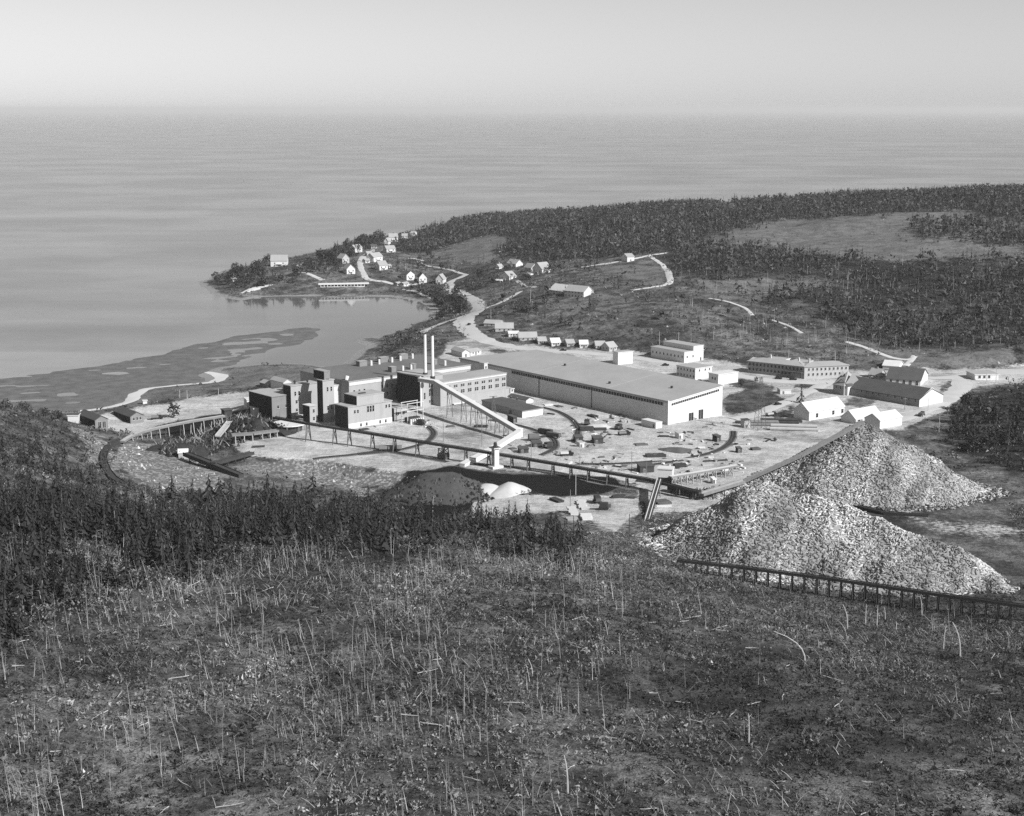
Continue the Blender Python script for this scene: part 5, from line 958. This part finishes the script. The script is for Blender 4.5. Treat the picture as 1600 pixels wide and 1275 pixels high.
P_RIDGE = [[(620,386),(660,366),(720,345),(800,335),(900,326),(1000,322),(1150,322),(1280,312),(1400,296),(1500,284),(1720,280),(1720,352),(1590,346),(1560,342),(1480,327),(1400,332),(1300,340),(1200,351),(1110,367),(1062,380),(1000,397),(960,401),(860,405),(800,402),(770,395),(805,370),(760,366),(700,386),(640,396)], [(1422,352),(1530,346),(1600,350),(1600,385),(1530,381),(1440,373)]]
P_DARKB = [[(1040,384),(1100,380),(1180,390),(1300,402),(1400,410),(1500,404),(1720,402),(1720,545),(1560,545),(1400,542),(1340,530),(1310,500),(1260,470),(1200,468),(1240,448),(1330,440),(1180,436),(1080,432),(1050,415)]]
P_POINT = [[(335,442),(350,430),(390,422),(430,420),(458,418),(470,425),(466,441),(420,449),(360,449)], [(466,412),(500,404),(540,384),(585,370),(606,374),(580,386),(555,396),(530,418),(522,430),(480,428)], [(640,400),(650,372),(700,356),(712,372),(680,392)], [(395,414),(430,408),(450,404),(455,409),(425,416)]]
P_COVE = [[(675,456),(700,462),(722,472),(735,484),(700,498),(670,503),(650,500),(680,488)], [(595,548),(600,530),(640,516),(656,524),(662,546),(632,558)], [(690,452),(745,458),(790,440),(760,425),(735,440)], [(640,452),(690,458),(700,466),(680,470)], [(700,452),(715,462),(720,475),(700,470)]]
P_RIGHT = [[(1495,645),(1560,607),(1720,590),(1720,760),(1570,735),(1500,705),(1480,680)]]
VOID = P_SAND+P_COAL+P_DARKHEAP
# ---- spruce: the 300 that show largest stand as trees of their own, the rest of the belt is one wood
P, px, py, rr = scatter(26000, 235, 760)
k = inside(P_BELT, px, py, 14, P) & (rr < 720) & ~inside(VOID, px, py)
dens = np.clip(-.5+2.0*vnoise(P[:, 0], P[:, 1], 21, 41), 0, 1)*np.where(py < 790, .75, 1)*np.where((px < 190) & (py < 790), .10, 1)*np.clip(sdf(P_BELT[0], px, py)/26, .1, 1); k &= VR.random(len(P)) < dens
k |= inside(P_BELT2, px, py, 10, P) & (VR.random(len(P)) < .06) & ~inside(VOID, px, py)
P, px, py, rr = P[k], px[k], py[k], rr[k]
extra = [(752,834),(776,838),(690,852),(873,858),(882,862),(415,800),(421,805),(509,815),(640,830),(560,812),(330,800),(300,790),(1252,629)]
E = np.array([hit(*e) for e in extra]); P = np.concatenate([E, P]); rr = np.hypot(P[:, 0], P[:, 1]); px, py = proj(P[:, 0], P[:, 1], P[:, 2])
h = np.concatenate([[13.5, 10, 9, 10, 11, 11, 10, 9.5, 9, 9, 9, 9, 10], VR.gamma(4.5, 1.4, len(P)-len(E)).clip(2, 12)]); rad = h*VR.uniform(.2, .4, len(P)); tone = VR.uniform(.25, 1.25, len(P))
vis = (px > -5) & (px < 1605); order = np.argsort(-(h/rr)*vis); top = order[:170]; top = np.unique(np.concatenate([np.arange(len(E)), top])); rest = np.setdiff1d(np.arange(len(P)), top)
templ = []
for v in range(6):
    o_ = np.zeros((1, 3)); d_ = spruces(o_, np.array([1.0]), np.array([.13+.012*v]), 9, 6, np.array([1.0]))
    templ.append(arrmesh('crown', *d_[:2], 'spruce', d_[2]))
tk = MB().bar((0, 0, -.05), (0, 0, .9), .016, .004, 5); tme = bpy.data.meshes.new('trunk'); tme.from_pydata(tk.v, [], tk.f); tme.materials.append(M['timber']); tme.update()
special = {0: 'tallest lone black spruce rising before the white lime heaps', 12: 'small dark spruce behind the longest white shed by the road'}
for i in top:
    lb = special.get(int(i)); r = root('spruce_tree', P[i], float(VR.uniform(0, 6.28)), lb or 'dark narrow spruce standing in the wooded belt across the near hillside', 'tree', None if lb else 'spruces of the near wooded belt'); r.scale = (h[i]*rad[i]/h[i]/.16,)*2+(h[i],)
    link('crown', templ[int(VR.integers(6))], r); link('trunk', tme, r)
stuff('spruce_wood', spruces(P[rest], h[rest], rad[rest], 6, 5, tone[rest]), 'spruce')
# grey leafless hardwoods mixed in the belt
P, px, py, rr = scatter(26000, 235, 760); k = inside(P_BELT2+[[(20,630),(100,672),(175,700),(175,770),(60,780),(-60,760),(-60,620)]], px, py, 10, P) & ~inside(VOID, px, py) & (VR.random(len(P)) < .5)
P = P[k]; n = len(P); hh = VR.uniform(1.8, 6, n); tn = VR.uniform(.2, 1.2, n); stuff('thicket', leafballs(P, hh*.26, hh*.85, 14, hh*.1+.12, tn, hh*.12), 'leaf')
# ---- dead trunks
P, px, py, rr = scatter(20000, 225, 560)
dn = np.clip(2.1*vnoise(P[:, 0], P[:, 1], 18, 51)-.45, 0, 1)*np.where(px > 1000, .07, np.where(px > 700, .5, 1.0))*np.where(py < 865, .12, 1)*np.where(px+py*.2 < 260, .8, 1)
k = (VR.random(len(P)) < dn*.48) & (py > 700) & ~inside(P_SAND+P_COAL, px, py) & ~((px > 960) & (py < 905)) & ~inside([[(1000,840),(1180,900),(1620,955),(1620,700),(1000,700)]], px, py)
P, px, py, rr = P[k], px[k], py[k], rr[k]; n = len(P); h = VR.gamma(3.6, 1.2, n).clip(1.0, 9.5); lean = np.abs(VR.normal(.03, .16, n)).clip(0, .8); az = VR.normal(2.9, .9, n); r0 = VR.uniform(.035, .085, n)*(.6+h/10); tone = VR.uniform(.42, 1.15, n)
vis = (px > 0) & (px < 1600) & (py < 1290); order = np.argsort(-(h/rr)*vis); top = order[:270]; rest = order[270:]
sn = []
for v in range(10):
    d_ = snags(np.zeros((1, 3)), np.array([1.0]), np.array([[.0, .06, .14, .22, .08, .02, .45, .12, .3, .04][v]]), np.array([0.0]), np.array([.0115]), np.array([[.9, .55, .7, .45, 1.0, .6, .8, .5, .75, .4][v]]), 7, .5); sn.append(arrmesh('dead_trunk', *d_[:2], 'snag', d_[2]))
for i in top:
    o = link('dead_tree', sn[int(VR.integers(10))], None, P[i]-np.array((0, 0, .2)), float(VR.normal(2.9, .9))); o.scale = (h[i]*.9, h[i]*.9, h[i]); tag(o, 'bleached bare dead trunk standing on the cut over near hillside', 'dead tree', 'dead trunks of the near hillside')
stuff('dead_wood', snags(P[rest], h[rest], lean[rest], az[rest], r0[rest], tone[rest], 8), 'snag')
for lb, (xb, yb), (xt, yt) in (('long white dead trunk bending left, largest at the right below the trestle', (1500,1030), (1485,972)), ('white dead trunk curving over left of the cluster below the trestle', (1324,982), (1315,944)), ('straight white dead trunk in the middle of the cluster below the trestle', (1370,980), (1370,946)),
  ('pair-side white dead trunk, left of the straight one below the trestle', (1352,978), (1352,944)), ('short white dead trunk, right of the straight one below the trestle', (1383,970), (1380,948)), ('tall grey dead trunk left of the largest bent one', (1474,1016), (1476,976)), ('lone white dead trunk low in the foreground right of centre', (887,1240), (881,1180)), ('lone thin white dead trunk with broken crown at lower right', (1170,1160), (1168,1115)), ('curved white dead trunk arching over the slope at right', (1258,1036), (1207,986)), ('forked white stump of a dead trunk in the central foreground', (832,1057), (825,1030)), ('white dead trunk leaning before the coal heap', (676,800), (678,775)), ('pair of tall pale trunk and stub on the right slope by the trestle end', (1440,965), (1436,932))):
    Pb = hit(xb, yb); hv = z_at_row(Pb[0], Pb[1], yt)-Pb[2]; d = Pb[1]*CP-(Pb[2]-CAMZ)*SP; dx = (xt-xb)/F*d; m = MB(); q0 = Vector((0, 0, -.2))
    for j in range(1, 6):
        f = j/5; q1 = Vector((dx*f*f*(.5+.5*f), 0, hv*(f*1.0)*(1.12-.12*f))); m.bar(q0, q1, .16*(1-.15*(j-1))*hv/8+.05, .16*(1-.15*j)*hv/8+.04, 5); q0 = q1
    for j in range(4): f = .4+.15*j; a = VR.uniform(0, 6.28); b = Vector((dx*f*f*(.5+.5*f), 0, hv*f*(1.12-.12*f))); m.bar(b, b+Vector((math.cos(a)*.8, math.sin(a)*.8, .5)), .05, .02, 3)
    tag(m.build('dead_tree', 'deadwood', None, Pb), lb, 'dead tree')
# fallen logs and pale rocks on the cutover
P, px, py, rr = scatter(900, 235, 420); k = (py > 870) & (px > -10) & (px < 1610) & (py < 1280) & ~inside([[(1000,840),(1180,905),(1620,965),(1620,700),(1000,700)]], px, py); P = P[k][:130]
lm = []
for v in range(4):
    m = MB(); q = [Vector((-.5+i*.25, .03*math.sin(i*1.7+v), .012)) for i in range(5)]
    for i in range(4): m.bar(q[i], q[i+1], .026-.004*i, .026-.004*(i+1), 5)
    m.bar(q[1], q[1]+Vector((.1, .08, .07)), .009, .004, 3).bar(q[2], q[2]+Vector((.09, -.09, .05)), .008, .004, 3)
    me = bpy.data.meshes.new('log'); me.from_pydata(m.v, [], m.f); me.materials.append(M['deadwood']); me.update(); lm.append(me)
for i in range(len(P)):
    o = link('fallen_log', lm[i % 4], None, P[i]+np.array((0, 0, .55)), float(VR.uniform(0, 6.28))); s = float(VR.uniform(1.5, 5)); o.scale = (s, 3.6, 4); o.rotation_euler.y = float(VR.normal(0, .12)); tag(o, 'pale fallen log lying among scrub on the near hillside', 'fallen log', 'fallen logs of the near hillside')
def rocks(P, s, tone):
    n = len(P); base = np.array([(1,0,0),(-.2,1,0),(-1,-.1,0),(.2,-1,0),(.05,.1,.75)]); tri = np.array([(0,1,4),(1,2,4),(2,3,4),(3,0,4)]); q = base[None]*s[:, None, None]*VR.uniform(.55, 1.35, (n, 5, 3)); q[..., :4, 2] -= .3
    off = q[:, tri, :]; return soup(P, off, tone[:, None]*VR.uniform(.75, 1.2, (n, 4)))
P1, px, py, rr = scatter(40000, 560, 900); k = inside(P_RUBBLE, px, py, 8, P1) & (VR.random(len(P1)) < np.clip(vnoise(P1[:, 0], P1[:, 1], 11, 61)*2.2-.7, 0, 1)); P1 = P1[k]
P2, px, py, rr = scatter(9000, 800, 1300); k = inside([[(760,490),(900,460),(1100,470),(1330,530),(1580,545),(1580,570),(1330,570),(1200,560),(1080,545),(960,535),(780,505)]], px, py) & (VR.random(len(P2)) < np.clip(vnoise(P2[:, 0], P2[:, 1], 20, 62)*2-.9, 0, 1)*.35); P2 = P2[k]
P3, px, py, rr = scatter(2500, 235, 430); k = (py > 860) & (vnoise(P3[:, 0], P3[:, 1], 30, 63) > .62) & (VR.random(len(P3)) < .3) & ~inside([[(1000,840),(1180,905),(1620,965),(1620,700),(1000,700)]], px, py); P3 = P3[k]
PP = np.concatenate([P1, P2, P3]); s = np.concatenate([VR.gamma(2.2, .22, len(P1)), VR.gamma(2.2, .32, len(P2)), VR.gamma(2, .15, len(P3))]).clip(.15, 1.5); stuff('rocks', rocks(PP, s, VR.choice([.3, .5, .7, 1.05], len(PP), p=[.3, .35, .25, .1])), 'rockstuff')
# ---- scrub over the near hillside and the far slopes
P, px, py, rr = scatter(190000, 215, 640); k = ~inside(VOID+P_RUBBLE, px, py, 6, P) & ~inside([[(1010,848),(1100,893),(1300,925),(1560,935),(1620,900),(1560,760),(1340,650),(1150,740)], [(730,776),(1000,770),(1000,835),(740,815)]], px, py) & (px > -260) & (px < 1860) & (py < 1300)
dn = .3+.9*vnoise(P[:, 0], P[:, 1], 16, 71)*vnoise(P[:, 0], P[:, 1], 5, 72)*1.7; k &= VR.random(len(P)) < dn; P = P[k][:88000]; n = len(P)
s = VR.gamma(5, .15, n).clip(.25, 1.9); pat = np.clip(vnoise(P[:, 0], P[:, 1], 30, 73)*1.9-.45, .05, 1)*.85+.5*vnoise(P[:, 0], P[:, 1], 7, 74); pat *= np.where((px[k][:88000] > 950) & (py[k][:88000] > 900), .62, 1); tn = np.clip(pat*VR.choice([.4, .8, 1.2, 1.7, 2.3], n, p=[.16, .25, .28, .21, .1]), .15, 3); stuff('scrub', leafballs(P, s*.85, s*.9, 9, s*.26+.07, tn*1.15), 'bush')
P, px, py, rr = scatter(60000, 640, 2000, .46); k = ~inside(VOID+P_RUBBLE, px, py, 3, P) & (P[:, 2] > 1.2) & (px > -260) & (px < 1860); dn = .25+.8*vnoise(P[:, 0], P[:, 1], 30, 75); k &= VR.random(len(P)) < dn*np.where(inside(P_FIELD, px, py), .07, 1); k &= ~inside([[(405,612),(500,575),(700,550),(840,545),(1150,600),(1140,660),(1040,668),(430,670)], [(1150,555),(1340,570),(1480,575),(1560,600),(1440,680),(1200,680)]], px, py)
road_px = [[(725,520),(735,512),(715,500),(740,488),(730,466),(695,455),(700,440),(725,428),(735,432),(715,444),(722,455),(760,480),(820,455),(822,460),(755,498),(750,515),(790,538),(900,546),(1000,555),(1000,562),(800,550),(750,535)]]
k &= ~inside(road_px, px, py); P = P[k]; n = len(P); s = VR.gamma(5, .26, n).clip(.5, 3.4); tn = np.clip(VR.choice([.3, .6, 1.0, 1.5], n)*(.5+vnoise(P[:, 0], P[:, 1], 40, 76)), .15, 2.4); stuff('hillside_brush', leafballs(P, s*.85, s, 8, s*.32+.15, tn), 'bush')
# ---- far woods
P, px, py, rr = scatter(105000, 800, 2500, .46)
wood = inside(P_RIDGE, px, py, 14, P) & (VR.random(len(P)) < np.clip(.45+vnoise(P[:, 0], P[:, 1], 60, 82), 0, 1)) | (inside(P_DARKB, px, py, 26, P) & (VR.random(len(P)) < np.clip(.15+1.4*vnoise(P[:, 0], P[:, 1], 45, 81), 0, 1))); thin = inside([[(690,400),(1240,440),(1240,560),(760,500)]], px, py) & (VR.random(len(P)) < .04); k = (wood | thin) & (P[:, 2] > 1.5)
P = P[k]; px, py = px[k], py[k]; n = len(P); con = VR.random(n) < .5; h = VR.gamma(10, .74, n).clip(3.5, 11)
stuff('far_spruce_wood', spruces(P[con], h[con], h[con]*.2, 4, 4, VR.uniform(.7, 2.0, con.sum())), 'spruce')
hw = ~con; hh = h[hw]*.9; stuff('far_leafy_wood', leafballs(P[hw], hh*.3, hh*.75, 8, hh*.2+.3, VR.uniform(.5, 1.45, hw.sum()), hh*.25), 'leaf')
P, px, py, rr = scatter(16000, 820, 1700, .46); k = inside([[(1060,425),(1330,438),(1340,452),(1240,462),(1090,460),(1060,445)], [(960,380),(1040,378),(1060,395),(960,398)], [(1240,425),(1420,405),(1430,425),(1330,450)], [(1040,470),(1340,520),(1560,540),(1340,560),(1050,540)], [(1250,425),(1580,420),(1580,540),(1350,525)], [(900,345),(1100,345),(1060,395),(900,395)]], px, py) & (VR.random(len(P)) < .3)
P = P[k]; n = len(P); stuff('far_dead_wood', snags(P, VR.uniform(4, 10, n), np.abs(VR.normal(.02, .06, n)), VR.uniform(0, 6, n), VR.uniform(.1, .22, n), VR.uniform(.3, .9, n), 3), 'snag')
# trees of the point, the cove, the village and the right edge: each one can be told apart
tt = []
for v in range(6):
    d_ = leafballs(np.zeros((1, 3)), np.array([.3]), np.array([.9]), 130, np.array([.1]), np.array([1.0]), np.array([.08])); tt.append(arrmesh('crown', *d_[:2], 'leaf', d_[2]))
tt2 = []
for v in range(4):
    d_ = leafballs(np.zeros((1, 3)), np.array([.3]), np.array([.9]), 130, np.array([.1]), np.array([.45]), np.array([.08])); tt2.append(arrmesh('crown', *d_[:2], 'leaf', d_[2]))
lt = MB(); lt.bar((0, 0, -.05), (.02, 0, .5), .03, .02, 5).bar((.02, 0, .5), (-.1, .05, .85), .018, .006, 4).bar((.02, 0, .45), (.14, -.06, .8), .016, .006, 4).bar((.02, 0, .4), (.02, .15, .75), .014, .006, 4)
ltm = bpy.data.meshes.new('trunk'); ltm.from_pydata(lt.v, [], lt.f); ltm.materials.append(M['timber']); ltm.update()
def grove(polys, n, r0, r1, lb, gp, hs, conif=.3, dark=.5, clear=()):
    P, px, py, rr = scatter(n*60, r0, r1); k = inside(polys, px, py, 3, P) & (P[:, 2] > .8) & ~inside(list(clear), px, py); P = P[k][:n]
    for p in P:
        hgt = float(VR.uniform(*hs)); c = VR.random() < conif; r = root('spruce_tree' if c else 'leafy_tree', p, float(VR.uniform(0, 6.28)), (('narrow spruce ' if c else 'bushy leafy tree ')+lb), 'tree', ('spruces ' if c else 'leafy trees ')+gp); r.scale = (hgt*1.35, hgt*1.35, hgt)
        link('crown', templ[int(VR.integers(6))] if c else (tt2 if VR.random() < dark else tt)[int(VR.integers(4))], r); link('trunk', tme if c else ltm, r)
HOUSES_CLEAR = [[(414,394),(456,394),(458,434),(414,434)]]
grove(P_POINT[:2], 105, 1150, 2000, 'in the wood on the seaside point', 'of the seaside point', (7.5, 13), .35, .8, HOUSES_CLEAR)
grove(P_POINT[2:], 26, 1150, 2100, 'beside the highest village houses', 'by the highest village houses', (7, 11), .3, .6)
grove(P_COVE[:1]+P_COVE[3:], 52, 950, 1400, 'on the bank between the cove and the main road', 'on the cove bank', (7, 12), .3, .6)
grove(P_COVE[1:2], 46, 760, 1000, 'in the clump at the cove mouth behind the machine hall', 'of the clump behind the machine hall', (7, 11), .1, .7)
grove(P_COVE[2:3], 26, 1000, 1500, 'below the hillside houses along the main road', 'below the hillside houses', (5, 9), .3, .5)
grove(P_RIGHT, 85, 560, 860, 'in the dark thicket at the right edge', 'of the right edge thicket', (6, 12), .5, .95)
grove([[(1130,596),(1160,592),(1225,606),(1205,614),(1150,608)]], 16, 700, 1000, 'on the green patch behind the lattice tower', 'of the lattice tower patch', (3, 5.5), .0, .8)
grove([[(820,411),(870,405),(950,400),(940,420),(860,432),(852,415)]], 40, 1100, 1700, 'on the slope right of the hillside houses', 'right of the hillside houses', (6, 10), .5, .5)
grove([[(460,575),(530,572),(560,560),(590,548),(600,556),(540,576)]], 14, 780, 1000, 'at the water side behind the long machine hall', 'at the water side of the hall', (3, 6), .0, .3)
grove([[(780,480),(850,470),(870,500),(930,512),(960,530),(800,500)]], 22, 850, 1300, 'on the brush slope above the bunk cabins', 'above the bunk cabins', (4, 8), .5, .4)
P = hit(272, 653); r = root('leafy_tree', P, 1.0, 'lone wide bushy tree on the pale sand beside the flume', 'tree'); r.scale = (13, 13, 8.5); link('crown', tt2[0], r); link('trunk', ltm, r)
grove([[(20,622),(60,628),(100,650),(90,660),(30,640)]], 20, 560, 800, 'on the crest of the left hill above the shore', 'on the left hill crest', (3.5, 6), .1, .5)

# loose boards and scrap strewn about the yard: too small and too many to pick apart
P, px, py, rr = scatter(26000, 600, 900); k = inside([[(700,690),(820,690),(900,660),(1030,668),(1140,660),(1200,655),(1250,680),(1150,740),(1000,745),(860,728),(740,715)], [(640,655),(740,650),(760,665),(690,690)], [(845,630),(960,645),(1030,664),(900,665),(850,645)]], px, py) & (VR.random(len(P)) < np.clip(vnoise(P[:, 0], P[:, 1], 13, 91)*2.4-1.15, 0, 1)*.5); P = P[k]; n = len(P)
a = VR.uniform(0, 6.28, n); L = VR.uniform(.4, 2.6, n); wd = VR.uniform(.12, .6, n); hh = VR.uniform(.1, .7, n)
u = np.stack([np.cos(a)*L, np.sin(a)*L, 0*a], -1); v = np.stack([-np.sin(a)*wd, np.cos(a)*wd, 0*a], -1); z = np.stack([0*a, 0*a, hh], -1)
c8 = [-u-v, u-v, u+v, -u+v, -u-v+z, u-v+z, u+v+z, -u+v+z]; off = np.stack([np.stack([c8[i] for i in t], 1) for t in ((0,1,5),(0,5,4),(1,2,6),(1,6,5),(2,3,7),(2,7,6),(3,0,4),(3,4,7),(4,5,6),(4,6,7))], 1)
stuff('yard_debris', soup(P, off, np.repeat(VR.choice([.08, .2, .5, 1.2], n)[:, None], 10, 1)), 'rockstuff')

# undergrowth that closes the woods of the point, the cove bank and the right edge
P, px, py, rr = scatter(60000, 560, 2000, .46); k = (inside(P_POINT+P_COVE, px, py, 4, P) | (inside(P_RIGHT, px, py, 22, P) & (VR.random(len(P)) < .45))) & (P[:, 2] > .8) & ~inside(HOUSES_CLEAR+road_px, px, py) & (VR.random(len(P)) < .8); P = P[k]; n = len(P); hh = VR.uniform(2, 7, n)
stuff('underwood', leafballs(P, hh*.4, hh*.9, 10, hh*.14+.2, VR.uniform(.2, .8, n), 0*hh), 'leaf')
# broken timber and bark clods on the black heaps
P, px, py, rr = scatter(90000, 620, 860); k = inside([[(245,690),(300,675),(350,650),(400,640),(450,655),(470,668),(430,674),(390,682),(330,705),(290,712),(250,706)]], px, py-6); P = P[k][:1500]; n = len(P)
def heaptop(x, y): return np.maximum.reduce([T(x, y)]+[z0+heap_height(x, y, r_, s_) for r_, s_, z0 in (([hp(368, 655, 14, 7.5), hp(405, 656, 15, 7.5), hp(428, 662, 13, 7.5)], .55, 7.5), ([hp(248, 694, 11.5, 9.5), hp(292, 692, 12, 9.5)], .5, 9))])
P[:, 2] = heaptop(P[:, 0], P[:, 1])+.2
stuff('bark_clods', rocks(P, VR.gamma(2, .45, n).clip(.3, 2.2), VR.choice([.03, .05, .1, .3], n, p=[.45, .3, .17, .08])), 'rockstuff')
Q = P[:500]; n = len(Q); stuff('broken_timber', snags(Q, VR.uniform(1.5, 5, n), VR.uniform(.3, .95, n), VR.uniform(0, 6.28, n), VR.uniform(.1, .2, n), VR.choice([.12, .4, 1.2], n), 1), 'snag')
# bigger shrubs and slash on the near hillside
P, px, py, rr = scatter(14000, 225, 520); k = (py > 845) & (px > -260) & (px < 1860) & (py < 1300) & ~inside([[(1000,840),(1180,905),(1620,965),(1620,700),(1000,700)]]+P_SAND, px, py) & (VR.random(len(P)) < np.clip(vnoise(P[:, 0], P[:, 1], 26, 95)*1.6-.55, 0, 1)*.6); P = P[k]; n = len(P); s = VR.gamma(4, .28, n).clip(.5, 2.6)
stuff('shrubs', leafballs(P, s*.9, s*1.1, 26, s*.17+.06, VR.choice([.3, .5, .9, 1.7], n, p=[.35, .25, .25, .15])), 'bush')
P, px, py, rr = scatter(9000, 225, 470); k = (py > 860) & (px > -260) & (px < 1860) & (py < 1300) & ~inside([[(1000,840),(1180,905),(1620,965),(1620,700),(1000,700)]], px, py) & (VR.random(len(P)) < np.clip(vnoise(P[:, 0], P[:, 1], 18, 96)*2-.8, 0, 1)); P = P[k]; n = len(P)
stuff('slash', snags(P+np.array((0, 0, .35)), VR.uniform(1, 4.5, n), VR.uniform(.75, .99, n), VR.uniform(0, 6.28, n), VR.uniform(.04, .09, n), VR.uniform(.3, 1.0, n), 2, .0), 'snag')

grove([[(600,384),(700,396),(700,436),(640,434),(600,420),(592,400)]], 46, 1100, 2000, 'in the gardens of the seaside village', 'of the village gardens', (3.5, 8), .25, .6, [[(545,390),(612,378),(612,424),(545,430)], [(632,424),(694,428),(694,446),(632,446)], [(700,425),(740,430),(725,460),(695,455)]])
grove([[(770,410),(855,405),(860,440),(820,448),(775,445)]], 24, 1000, 1700, 'among the hillside houses', 'among the hillside houses', (4, 8), .3, .6, [[(778,403),(808,403),(808,440),(778,440)], [(816,408),(850,408),(850,434),(816,434)]])

P, px, py, rr = scatter(60000, 600, 700); RDG = [hp(668, 741, 13.5, 3.5), hp(706, 740, 13.8, 3.5)]; g = heap_height(P[:, 0], P[:, 1], RDG, .52); k = g > .2; P, g = P[k][:1100], g[k][:1100]; P[:, 2] = np.maximum(3.5+g+.1, T(P[:, 0], P[:, 1]))
stuff('coal_lumps', rocks(P, VR.gamma(2, .28, len(P)).clip(.15, 1.3), VR.choice([.04, .08, .13, .2], len(P), p=[.4, .3, .2, .1])), 'rockstuff')
